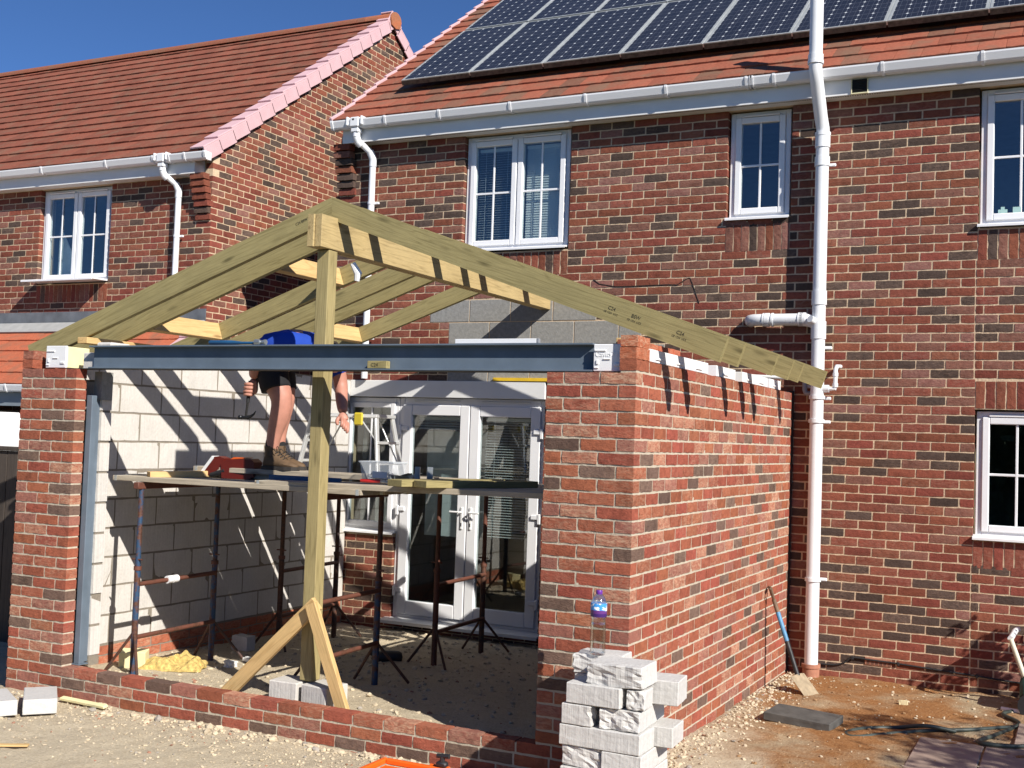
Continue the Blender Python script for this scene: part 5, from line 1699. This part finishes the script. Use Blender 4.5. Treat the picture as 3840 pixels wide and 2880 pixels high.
# ------------------------------------------------------------------ block stack with the bottle
def rough_block(name, sx, sy, sz, seed, broken=(), mat=None, parent=None, amp=.012):
    """block with slightly uneven faces; sides named in broken ('-x', '+x', '-y', '+y', '+z') are torn"""
    import bmesh
    bm = bmesh.new()
    bmesh.ops.create_cube(bm, size=1.0)
    bmesh.ops.subdivide_edges(bm, edges=bm.edges[:], cuts=6, use_grid_fill=True)
    off = Vector((seed*7.3, seed*2.1, seed*3.7))
    for v in bm.verts:
        p = v.co.copy()
        d = Vector((0, 0, 0))
        for b in broken:
            ax = 'xyz'.index(b[1]); sg = 1 if b[0] == '+' else -1
            t = (p[ax]*sg + .5)
            if t > .62:
                q = Vector((p.x*sx, p.y*sy, p.z*sz))
                nz_ = mnoise.fractal((q+off)*16, 1, 2.1, 4)*.9 + .5*mnoise.noise((q+off)*7)
                d[ax] -= sg*(abs(nz_)*.030 + .006)*((t-.62)/.38)
                o_ = (ax+1) % 3
                d[o_] += .006*mnoise.noise((q+off)*30)
        p = Vector((p.x*sx, p.y*sy, p.z*sz)) + d
        p += Vector((mnoise.noise((p+off)*40), mnoise.noise((p+off)*40+Vector((9, 0, 0))), mnoise.noise((p+off)*40+Vector((0, 9, 0)))))*.0018
        v.co = p
    me = bpy.data.meshes.new(name); bm.to_mesh(me); bm.free()
    me.materials.append(mat or M['aerated2'])
    o = link(name, me, parent); bv = o.modifiers.new('b', 'BEVEL'); bv.width = .004; bv.segments = 1; bv.limit_method = 'ANGLE'; bv.angle_limit = rad(50)
    return o
M['aerated2'] = aerated_mat('aerated block loose', (.58, .565, .54))
SY = -4.45
def sblock(cx, cy, z, sx, sy, sz, label, broken=(), rz_=0.0, tilt=(0, 0)):
    o = rough_block('building_block', sx, sy, sz, abs(hash(label)) % 97 if False else len(label) + int(cx*-50), broken)
    o.location = (cx, cy, z+sz/2); o.rotation_euler = (tilt[0], tilt[1], rz_)
    tag(o, label, 'building block', 'pale blocks in the stack by the brick corner'); return o
H_ = .1035
zE = .254
sblock(-1.497, SY+.11, zE, .216, .216, H_, 'short pale block at the lower left of the stack, below the long ribbed block', ('-y',))
sblock(-1.278, SY+.22, zE, .216, .44, H_, 'pale block at the lower right of the stack, end on to the camera', rz_=.02)
sblock(-1.396, SY+.108, zE+.107, .445, .216, H_, 'long ribbed pale block facing the camera in the middle of the stack', rz_=-.01)
sblock(-1.235, SY+.335, zE+.107, .30, .215, H_, 'pale block end showing behind the long ribbed block', rz_=.05)
sblock(-1.520, SY+.108, zE+.215, .180, .216, H_, 'broken pale half block with a torn right end above the long block', ('+x',))
sblock(-1.300, SY+.220, zE+.215, .216, .44, H_, 'pitted grey white block end, right of the broken half block', ('-y',), rz_=.03)
sblock(-1.520, SY+.335, zE+.215, .20, .20, H_, 'pale block at the back left of the stack, in shadow')
sblock(-1.436, SY+.108, zE+.324, .300, .216, H_, 'ribbed pale block lying in the second layer, shaded on its left', rz_=-.015)
sblock(-1.218, SY+.095, zE+.324, .098, .16, .098, 'small cut pale cube on the right of the second layer', ('-y',), rz_=.06)
sblock(-1.175, SY+.335, zE+.324, .215, .215, .125, 'dirty pale block at the back right with a dark torn left face', ('-x',), rz_=.10)
sblock(-1.52, SY+.335, zE+.324, .24, .20, .110, 'pale block under the water bottle, mostly hidden')
sblock(-1.335, SY+.120, zE+.430, .320, .225, .112, 'big torn block on top of the stack at the front', ('-x', '-y'), rz_=-.05, tilt=(.03, -.03))
sblock(-1.525, SY+.330, zE+.437, .275, .225, .100, 'white torn block on top of the stack that carries the bottle', ('-x', '-y'), rz_=.04, tilt=(.0, -.02))
for k in range(3):
    z = zE - .107*(k+1)
    for j in range(2):
        if k % 2: sblock(-1.39, SY+.108+.222*j, z, .44, .215, H_, ['fifth layer front block, long side to the camera', 'fifth layer back block'][j]+' low in the pale stack')
        else: sblock(-1.50+.222*j, SY+.22, z, .216, .44, H_, (['left', 'right'][j] + ' block of the ' + ['third', '', 'bottom'][k] + ' layer from the ground in the pale stack') if k == 2 else ['left', 'right'][j] + ' block under the lower left and right blocks of the stack')
# bottle
bt = empty('water_bottle', 'almost empty clear water bottle with purple cap on top of the block stack', 'bottle', (-1.517, SY+.25, zE+.5385))
m, nt, b_ = new_mat('clear bottle plastic'); nt.nodes.remove(b_)
tr = N(nt, 'ShaderNodeBsdfTransparent'); tr.inputs[0].default_value = (.93, .95, .96, 1); gl = N(nt, 'ShaderNodeBsdfGlossy'); gl.inputs['Roughness'].default_value = .08
fz = N(nt, 'ShaderNodeLayerWeight'); fz.inputs['Blend'].default_value = .35; mx = N(nt, 'ShaderNodeMixShader')
L(nt, mathn(nt, 'ADD', mathn(nt, 'MULTIPLY', fz.outputs['Facing'], .75), .12), mx.inputs[0]); L(nt, tr.outputs[0], mx.inputs[1]); L(nt, gl.outputs[0], mx.inputs[2]); L(nt, mx.outputs[0], nt.nodes['Material Output'].inputs[0])
M['pet'] = m
BR_ = .043
prof = [(.030, 0), (.040, .004), (BR_, .012)]
for k in range(9): prof += [(BR_, .016+.018*k), (BR_-.0025, .025+.018*k)]
prof += [(BR_-.006, .186), (BR_, .200), (BR_, .276), (.041, .286), (.034, .304), (.022, .318), (.0145, .324), (.0145, .330)]
MB().lathe(prof, n=24).build('bottle_body', M['pet'], bt, smooth='auto')
def label_mat():
    m, nt, b = new_mat('bottle label')
    sp = N(nt, 'ShaderNodeSeparateXYZ'); L(nt, N(nt, 'ShaderNodeTexCoord').outputs['Object'], sp.inputs[0])
    z = sp.outputs[2]; v = wpos(nt, (1, 1, 1.6), src='obj')
    n = noise(nt, v, 32, 3)
    skyc = mixc(nt, ramp(nt, n, [(.52, (0, 0, 0)), (.58, (1, 1, 1))]), (.06, .30, .72), (.85, .88, .92))
    hill = mathn(nt, 'ADD', z, mathn(nt, 'MULTIPLY', mathn(nt, 'SUBTRACT', noise(nt, v, 22, 2), .5), .022))
    c = mixc(nt, mathn(nt, 'LESS_THAN', hill, .238), skyc, (.13, .04, .20))
    c = mixc(nt, mathn(nt, 'LESS_THAN', z, .222), c, (.055, .02, .14))
    L(nt, c, b.inputs['Base Color']); b.inputs['Roughness'].default_value = .3; return m
MB().lathe([(BR_+.0008, .204), (BR_+.0012, .206), (BR_+.0012, .274), (BR_+.0008, .276)], n=28).build('bottle_label', label_mat(), bt, smooth='auto')
M['purple'] = flat('purple plastic', (.14, .03, .30), .35)
MB().lathe([(.0165, .322), (.0175, .325), (.0175, .340), (.016, .343)], n=18).build('bottle_cap', M['purple'], bt, smooth='auto')

# ------------------------------------------------------------------ left front corner
def fblock(cx, cy, ang, label, seed):
    o = rough_block('building_block', .44, .215, .10, seed); o.location = (cx, cy, gz(cx, cy)+.055); o.rotation_euler = (0, .02, ang); tag(o, label, 'building block', 'white blocks lying on the rubble'); return o
A_ = math.atan2(.67, -.74)
fblock(-5.62, -4.20, A_, 'white ribbed block lying flat on the rubble near the left pier', 3)
fblock(-5.80, -4.42, A_+.18, 'white block at the left edge of the picture beside its twin', 5)
# ------------------------------------------------------------------ spade
sp_ = empty('spade', 'muddy spade with blue shaft leaning on the new side wall beside the soil pipe', 'spade', (-1.02, -.94, .03))
a = Vector((-1.415, -.80, .815)); b = Vector((-1.175, -.885, .20)); d = (b-a).normalized()
inv = Matrix.Translation(-sp_.location)
def SP(mb, name, mat):
    o = mb.build(name, mat, sp_, smooth='auto'); o.matrix_parent_inverse = inv; return o
M['shaftwood'] = flat('worn wood', (.16, .10, .06), .7, var=.3, scale=20); M['shaftblue'] = flat('worn blue paint', (.08, .24, .42), .5, var=.25, scale=25); M['mud'] = flat('dried mud on steel', (.33, .26, .17), .9, var=.25, scale=18, bmp=.4)
M['darksteel'] = flat('dark socket steel', (.03, .03, .032), .5, .3, var=.5, scale=25)
SP(MB().tube([a+d*.09, a+d*.20], [.017, .018], 12), 'shaft', M['shaftwood'])
SP(MB().tube([a+d*.195, a+d*.43], .0185, 12), 'sleeve', M['shaftblue'])
SP(MB().tube([a+d*.425, a+d*.60, a+d*.70], [.0195, .018, .020], 12), 'socket', M['darksteel'])
side = d.cross(Vector((0, 1, .2))).normalized(); fwd_ = d.cross(side)
w1 = Vector((.35, -.9, 0)).normalized()
SP(MB().tube([a+d*.10, a+d*.05+w1*.035, a+w1*.055], .011, 8).tube([a+d*.10, a+d*.05-w1*.035, a-w1*.055], .011, 8).tube([a+w1*.058, a-w1*.058], .014, 10), 'handle', M['shaftwood'])
bl0 = a+d*.69; tipd = (Vector((-1.00, -.95, .0)) - bl0)
tl = tipd.length; td = tipd.normalized(); sd = td.cross(Vector((.3, -.2, 1))).normalized(); nd = sd.cross(td)
bv = []
for i in range(6):
    for j in range(5):
        u_ = j/4*2-1; wv = .085 if i < 5 else .072
        p = bl0 + td*(tl*i/5) + sd*(u_*wv) + nd*(.016*(1-u_*u_)*(1-i/6))
        bv.append(p)
bf = [(i*5+j, i*5+j+1, i*5+j+6, i*5+j+5) for i in range(5) for j in range(4)]
nb = len(bv); bv2 = bv + [p - nd*.003 for p in bv]
bf2 = bf + [tuple(nb+q for q in f[::-1]) for f in bf]
ring = [0, 1, 2, 3, 4, 9, 14, 19, 24, 29, 28, 27, 26, 25, 20, 15, 10, 5]
for k in range(len(ring)): i, j = ring[k], ring[(k+1) % len(ring)]; bf2.append((i, j, nb+j, nb+i))
SP(MB().add(bv2, bf2), 'blade', M['mud'])
# ------------------------------------------------------------------ things on the soil
o = rough_block('stone_slab', .46, .30, .055, 31, (), flat('dark engineering slab', (.085, .082, .075), .85, var=.3, scale=10, bmp=.5)); o.location = (-.895, -1.93, gz(-.9, -1.9)+.035); o.rotation_euler = (.02, .03, -.12)
tag(o, 'dark grey rectangular slab lying on the brown soil below the spade', 'slab')
M['paving'] = flat('sandstone paving', (.34, .25, .20), .9, var=.2, scale=3, bmp=.3)
for j, (x0, x1, y0, y1, lab) in enumerate(((-.135, .255, -2.75, -1.93, 'brown sandstone paving slab nearest the soil'), (.265, 1.0, -2.75, -1.87, 'brown sandstone paving slab on the right of its neighbour'), (.42, 1.05, -1.80, -1.12, 'sandstone paving slab at the right edge by the hose'))):
    o = MB().bbox(x0, x1, y0, y1, .02, .075, .006).build('paving_slab', M['paving']); tag(o, lab, 'paving slab', 'sandstone paving slabs')
def gp(u, v, z): p = at(u, v, z=z); return (p.x, p.y, p.z)
def smooth_path(pts, n=8):
    pts = [Vector(p) for p in pts]; out = []
    for i in range(len(pts)-1):
        p0 = pts[max(i-1, 0)]; p1 = pts[i]; p2 = pts[i+1]; p3 = pts[min(i+2, len(pts)-1)]
        for k in range(n):
            t = k/n
            out.append(.5*((2*p1) + (p2-p0)*t + (2*p0-5*p1+4*p2-p3)*t*t + (3*p1-p0-3*p2+p3)*t**3))
    out.append(pts[-1]); return out
hz = [(.62, -1.30, .075), (.36, -1.63, .075), (.12, -1.79, .062), (-.13, -1.66, .062)]
hose = [(1.1, -1.35, .09), (.70, -1.62, .088), (.45, -1.90, .09), (.22, -1.93, .09), (.30, -1.52, .062), (.42, -1.05, .055), (.30, -.78, .058), (.50, -.52, .055), (.95, -.45, .055)]
hose2 = [(.95, -.80, .06), (.42, -1.18, .06), (.15, -1.47, .064), (-.13, -1.68, .06), (-.34, -1.93, .062), (-.52, -2.14, .062), (-.585, -2.05, .062), (-.50, -1.86, .062), (-.32, -1.71, .062), (-.12, -1.70, .098), (.05, -1.60, .064)]
M['hose'] = flat('dark green hose', (.045, .058, .05), .5, var=.2)
for pth, lab in ((hose, 'dark green garden hose curving round the edge of the paving slabs'), (hose2, 'dark green garden hose making a long loop on the brown soil')):
    o = MB().tube(smooth_path(pth), .0135, 10).build('garden_hose', M['hose'], smooth='auto'); tag(o, lab, 'garden hose', 'garden hose on the soil')
# white handled hose cart at the right edge
hc = empty('hose_cart', 'white tubular handle of a green hose cart at the right edge by the wall', 'hose cart', (.62, -.42, .04))
def HCp(mb, name, mat):
    o = mb.build(name, mat, hc, smooth='auto'); o.matrix_parent_inverse = Matrix.Translation(-hc.location); return o
M['cream_tube'] = flat('cream painted tube', (.72, .70, .55), .4, var=.05); M['green'] = flat('dark green plastic', (.01, .06, .05), .45)
t0 = at(2183, 1380, y=-.50); t1 = at(2212, 1460, y=-.48)
HCp(MB().tube([t0, t1, t1+(t1-t0)*.5], .018, 12), 'handle', M['cream_tube'])
HCp(MB().tube([t0, t0+Vector((.02, .22, .03)), t0+Vector((.03, .40, .02))], .022, 12), 'handle_grip', M['upvc'])
HCp(MB().bbox(.40, .90, -.66, -.26, .10, .30, .03), 'cart_body', M['green'])
HCp(MB().tube([(.48, -.70, .115), (.48, -.655, .115)], .09, 18).tube([(.48, -.265, .115), (.48, -.22, .115)], .09, 18), 'wheel', M['rubber'])
o = MB().tube([(.28, -.60, .055), (.40, -.66, .06), (.62, -.74, .07)], .017, 10).build('pipe_end', M['upvc'], smooth='auto'); tag(o, 'short white plastic pipe lying on the soil at the right edge', 'pipe')
o = rough_block('sponge', .07, .05, .03, 12, ('-x', '+y'), flat('cream foam', (.68, .60, .36), .9)); o.location = (-.385, -.87, gz(0, -.9)+.02); tag(o, 'small crumb of cream foam on the shaded soil', 'foam scrap')
# cable and air brick on the house wall
cpts = [(-1.16, -.012, .126), (-1.04, -.012, .132), (-.96, -.012, .165), (-.905, -.012, .206), (-.75, -.012, .204), (-.54, -.012, .198), (-.25, -.012, .184), (.06, -.012, .170), (.42, -.012, .152), (1.5, -.012, .12)]
o = MB().tube(smooth_path(cpts, 5), .007, 8).build('wall_cable', M['rubber'], smooth='auto'); tag(o, 'thin black cable clipped along the foot of the house wall', 'cable')
for cx_, cz_ in ((-.905, .206), (-.54, .198), (.06, .170)):
    MB().bbox(cx_-.010, cx_+.010, -.022, -.003, cz_-.016, cz_+.012, .003).build('cable_clip', M['rubber'], o)
ab = MB().bbox(-.806, -.592, -.0045, .05, cz(64)+.011, cz(63)-.002, .002).build('air_brick', M['terra'], house)
for j in range(6):
    for k in range(5):
        x_ = -.792+.0335*j; z_ = cz(64)+.017+.0092*k
        MB().box(x_, x_+.026, -.0052, -.0044, z_, z_+.0045).build('air_slot', M['dark'], ab)
# crack in the brickwork
ck = [(-3.34, 3.445), (-3.28, 3.40), (-3.12, 3.372), (-3.02, 3.37), (-2.88, 3.372), (-2.62, 3.376), (-2.52, 3.372), (-2.42, 3.43), (-2.40, 3.43), (-2.37, 3.36), (-2.33, 3.25), (-2.31, 3.20)]
MB().tube([(x_, -.0012, z_) for x_, z_ in ck], .0042, 5).build('wall_crack', M['dark'], house_wall)
# ------------------------------------------------------------------ rubbish on the floor inside
M['wool'] = flat('yellow mineral wool', (.50, .36, .12), .95, var=.4, scale=40, bmp=1.0, bscale=120)
import bmesh as _bm
bm2 = _bm.new(); _bm.ops.create_grid(bm2, x_segments=26, y_segments=20, size=.5)
for v in bm2.verts:
    p = v.co.copy(); q = Vector((p.x*3.2, p.y*3.2, 4.0))
    edge = max(0, 1-max(abs(p.x), abs(p.y))*2)
    hgt = (.055 + .07*mnoise.fractal(q, 1, 2.1, 4) + .02*mnoise.noise(q*5)) * min(1, edge*5)
    v.co = Vector((p.x*.48 + .03*mnoise.noise(q*2.2), p.y*.34+.03*mnoise.noise(q*2.2+Vector((5, 0, 0))), max(0, hgt)))
me = bpy.data.meshes.new('insulation_scrap'); bm2.to_mesh(me); bm2.free(); me.materials.append(M['wool'])
o = link('insulation_scrap', me); o.location = (-5.48, -3.06, gz(-5.5, -3.06)+.005); o.rotation_euler = (0, 0, .5)
tag(o, 'torn yellow mineral wool scrap on the floor by the left block wall', 'insulation')
o = MB().bbox(-.10, .10, -.06, .06, 0, .13, .004).build('foam_offcut', M['foam']); o.location = (-5.72, -3.22, gz(-5.7, -3.2)); o.rotation_euler = (.1, .0, .5); tag(o, 'square pale yellow foam offcut beside the mineral wool', 'foam offcut')
bag = skin_mesh('black_glove', [((-4.28, -1.62, .075), .055), ((-4.40, -1.70, .07), .06), ((-4.50, -1.78, .06), (.05, .035)), ((-4.56, -1.72, .10), .02)], [(0, 1), (1, 2), (1, 3)], M['rubber'], sub=1)
o = link('black_glove', bag); tag(o, 'crumpled black glove on the shaded floor under the trestle', 'glove')
o = rough_block('paper_scrap', .12, .09, .05, 9, ('-x', '+y', '-y', '+x'), M['upvc_dull']); o.location = (-5.18, -2.75, gz(-5.1, -2.7)+.025); tag(o, 'crumpled white paper on the floor under the trestle', 'paper')
o = rough_block('paper_scrap', .08, .06, .03, 19, ('-x', '+y'), M['upvc_dull']); o.location = (-5.25, -2.45, gz(-5.2, -2.4)+.02); tag(o, 'smaller white scrap behind the crumpled paper', 'paper')
o = rough_block('broken_block', .18, .12, .12, 23, ('-x', '+y'), M['aerated2']); o.location = (-5.62, -2.05, gz(0, -2)+.05); tag(o, 'broken pale block piece at the foot of the left block wall', 'block')
o = MB().bbox(-.20, .20, -.02, .02, 0, .012, .002).build('timber_lath', M['fresh']); o.location = (-5.05, -5.05, gz(-5, -5)+.012); o.rotation_euler = (0, 0, .55); tag(o, 'thin sliver of pale timber on the front rubble', 'timber lath')
o = MB().bbox(-.22, .22, -.02, .02, 0, .02, .003).build('foam_strip', M['foam']); o.location = (-5.42, -4.0, gz(-5, -4.2)+.02); o.rotation_euler = (.2, 0, -.05); tag(o, 'yellow foam strip lying against the foot of the low wall', 'foam strip')
# orange toolbox at the bottom edge
tbx = empty('tool_box', 'bright orange plastic tool box at the bottom edge in front of the low wall', 'tool box', (-2.22, -4.96, gz(-2, -5)))
M['orange'] = flat('orange plastic', (.80, .13, .012), .42, var=.05)
tz = .24 - gz(-2, -5)
MB().bbox(-.24, .22, -.20, .17, 0, tz-.03, .02).build('box_body', M['orange'], tbx)
MB().bbox(-.255, -.225, -.215, .185, tz-.029, tz, .006).bbox(.205, .235, -.215, .185, tz-.029, tz, .006).bbox(-.2249, .2049, .155, .185, tz-.029, tz+.001, .006).bbox(-.2249, .2049, -.215, -.185, tz-.029, tz+.001, .006).build('box_rim', M['orange'], tbx)
MB().bbox(.02, .06, .186, .20, tz-.10, tz+.005, .004).bbox(.10, .14, .186, .20, tz-.10, tz+.005, .004).build('rib', M['orange'], tbx)
MB().bbox(.07, .13, .16, .20, tz+.0015, tz+.03, .008).tube([(.10, .18, tz+.03), (.10, .18, tz+.055)], .014, 8).tube([(.07, .18, tz+.055), (.14, .18, tz+.06)], .012, 8).build('latch', M['rubber'], tbx, smooth='auto')
# ------------------------------------------------------------------ fence and tank on the far left
fe = empty('timber_fence', 'dark stained timber fence in shade beyond the left pier', 'fence', (-7.9, -2.6, -.05))
M['fencewood'] = wood_mat('dark stained fence', (.075, .06, .05), (.03, .025, .02), 'z', 16)
x = -9.6
while x < -6.45:
    o = MB().bbox(x+.003, x+.132, -2.6+R.uniform(-.004, .004), -2.578, -.1, 1.66, .003).build('fence_board', M['fencewood'], fe); o.matrix_parent_inverse = Matrix.Translation(-fe.location); x += .138
for z_ in (.45, 1.35):
    o = MB().bbox(-9.6, -6.43, -2.575, -2.53, z_, z_+.08, .004).build('fence_rail', M['fencewood'], fe); o.matrix_parent_inverse = Matrix.Translation(-fe.location)
o = MB().bbox(-9.6, -6.42, -2.625, -2.555, 1.662, 1.70, .006).build('fence_cap', M['fencewood'], fe); o.matrix_parent_inverse = Matrix.Translation(-fe.location)
tk = empty('water_tank', 'white plastic tank with rounded top showing above the dark fence at the left edge', 'water tank', (-9.55, -1.6, -.05))
o = MB().bbox(-10.1, -9.12, -1.95, -1.35, -.05, 2.02, .07).build('tank_shell', M['upvc_dull'], tk); o.matrix_parent_inverse = Matrix.Translation(-tk.location)
for z_ in range(4):
    o = MB().bbox(-9.95+.25*z_, -9.93+.25*z_, -1.962, -1.9505, .1, 1.9, .003).build('tank_rib', M['upvc_dull'], tk); o.matrix_parent_inverse = Matrix.Translation(-tk.location)
# ------------------------------------------------------------------ gravel
def pal_stone(soil):
    k = R.uniform(.88, 1.12); t = R.random()
    if soil and t < .5: return (.34*k, .21*k, .11*k, 1)
    if t < .05: return (.36*k, .19*k, .13*k, 1)
    if t < .12: return (.36*k, .33*k, .29*k, 1)
    return (.56*k, .475*k, .345*k, 1)
ico = [(0, 0, 1)] + [(math.cos(2*PI*k/5)*.894, math.sin(2*PI*k/5)*.894, .447) for k in range(5)] + [(math.cos(2*PI*(k+.5)/5)*.894, math.sin(2*PI*(k+.5)/5)*.894, -.447) for k in range(5)] + [(0, 0, -1)]
icf = [(0, 1+k, 1+(k+1) % 5) for k in range(5)] + [(1+k, 6+k, 1+(k+1) % 5) for k in range(5)] + [(1+(k+1) % 5, 6+k, 6+(k+1) % 5) for k in range(5)] + [(11, 6+(k+1) % 5, 6+k) for k in range(5)]
def stone(mb, x, y, s, soil=False):
    T = Euler((R.uniform(0, 6), R.uniform(0, 6), R.uniform(0, 6))).to_matrix()
    sc_ = Vector((s*R.uniform(.7, 1.3), s*R.uniform(.6, 1.1), s*R.uniform(.4, .8)))
    Z = Euler((R.uniform(-.4, .4), R.uniform(-.4, .4), R.uniform(0, 6))).to_matrix()
    z = gz(x, y)+lump(x, y)+s*.18
    vs_ = []
    for p in ico:
        q = T @ (Vector(p)*R.uniform(.75, 1.15)); q = Z @ Vector((q.x*sc_.x, q.y*sc_.y, q.z*sc_.z)); vs_.append((x+q.x, y+q.y, z+q.z))
    mb.cur = pal_stone(soil); mb.add(vs_, icf)
M['stone'] = tile_mat('limestone gravel', True, .15)
def scatter(name_kind, region, n, smin, smax, soil=False, power=3.0):
    mb = MB()
    for _ in range(n):
        x, y = region()
        s = smin + (smax-smin)*R.random()**power
        stone(mb, x, y, s, soil)
    o = stuff(mb.build('gravel', M['stone'], fix=False)); return o
scatter('front', lambda: (R.uniform(-6.8, -1.3), -3.95 - abs(R.gauss(0, .55))), 4200, .003, .015, power=4.0)
scatter('front', lambda: (R.uniform(-5.5, -1.6), -3.93 - abs(R.gauss(0, .08))), 420, .008, .036)
scatter('inside', lambda: (R.uniform(-5.95, -1.8), R.uniform(-3.78, -.1)), 3000, .004, .026, power=3.5)
scatter('inside edge', lambda: (R.uniform(-5.7, -2.0), -3.78+abs(R.gauss(0, .15))), 700, .005, .026)
scatter('wall foot', lambda: (XR+.02+abs(R.gauss(0, .16)), R.uniform(-4.3, -.05)), 1500, .004, .020)
scatter('soil', lambda: (R.uniform(-1.4, .9), R.uniform(-4.3, -.03)), 1300, .003, .018, True)
# ------------------------------------------------------------------ garden beyond the right edge: its shade falls into the picture
def leaf_mat(name, col):
    m, nt, b = new_mat(name); v = wpos(nt)
    n = noise(nt, v, 9, 3); L(nt, ramp(nt, n, [(.3, tuple(x*.6 for x in col)), (.7, tuple(x*1.3 for x in col))]), b.inputs['Base Color']); b.inputs['Roughness'].default_value = .6; return m
M['leaf'] = leaf_mat('leaves', (.06, .10, .03)); M['bark'] = flat('bark', (.12, .09, .06), .9, var=.3, scale=20)
def tree(x, y, h, cr, cz_, nl, label, ls=.07):
    e = empty('garden_tree', label, 'tree', (x, y, gz(x, y)))
    MB().tube([(0, 0, -.05), (.02, .01, h*.4), (-.03, .02, cz_)], [.07, .055, .03], 10).tube([(.0, 0, h*.45), (.25, .1, cz_*.95)], [.03, .012], 7).tube([(.0, 0, h*.4), (-.28, -.12, cz_*.9)], [.03, .012], 7).build('trunk', M['bark'], e, smooth='auto')
    mb = MB()
    cl_ = [Vector((R.gauss(0, cr*.45), R.gauss(0, cr*.45), cz_+R.gauss(0, cr*.4))) for _ in range(34)]
    for _ in range(nl):
        c = cl_[R.randrange(len(cl_))] + Vector((R.gauss(0, cr*.14), R.gauss(0, cr*.14), R.gauss(0, cr*.11)))
        Rm = Euler((R.uniform(0, 6), R.uniform(0, 6), R.uniform(0, 6))).to_matrix(); s = ls*R.uniform(.6, 1.2)
        mb.add([c+Rm @ Vector(p)*s for p in ((-.5, 0, 0), (0, -.28, .06), (.5, 0, 0), (0, .28, .06))], [(0, 1, 2, 3)])
    mb.build('crown', M['leaf'], e, fix=False)
tree(5.0, -4.55, 3.0, 1.0, 3.2, 2600, 'leafy young tree out of the picture to the right, shading the paving', .10)
tree(1.25, -.62, 1.2, .20, 1.15, 500, 'slender stand-in shrub added beyond the right edge to shade the house wall', .06)  # unseen shrub added to cast the tall shadow on the wall
# hedge and fence behind the camera, seen only in the window panes
hg = MB()
for _ in range(9000):
    c = Vector((R.uniform(-16, 14), -19 + R.gauss(0, .5), R.uniform(0, 1)**.7*3.4 + R.gauss(0, .15)+ .5*math.sin(_*.7)))
    Rm = Euler((R.uniform(0, 6), R.uniform(0, 6), R.uniform(0, 6))).to_matrix(); s = R.uniform(.25, .5)
    hg.add([c+Rm @ Vector(p)*s for p in ((-.5, 0, 0), (0, -.35, .06), (.5, 0, 0), (0, .35, .06))], [(0, 1, 2, 3)])
hg.box(-16, 14, -19.5, -18.9, 0, 3.0)
o = hg.build('hedge', M['leaf'], fix=False); tag(o, 'dark garden hedge behind the camera, reflected in the window panes', 'hedge')
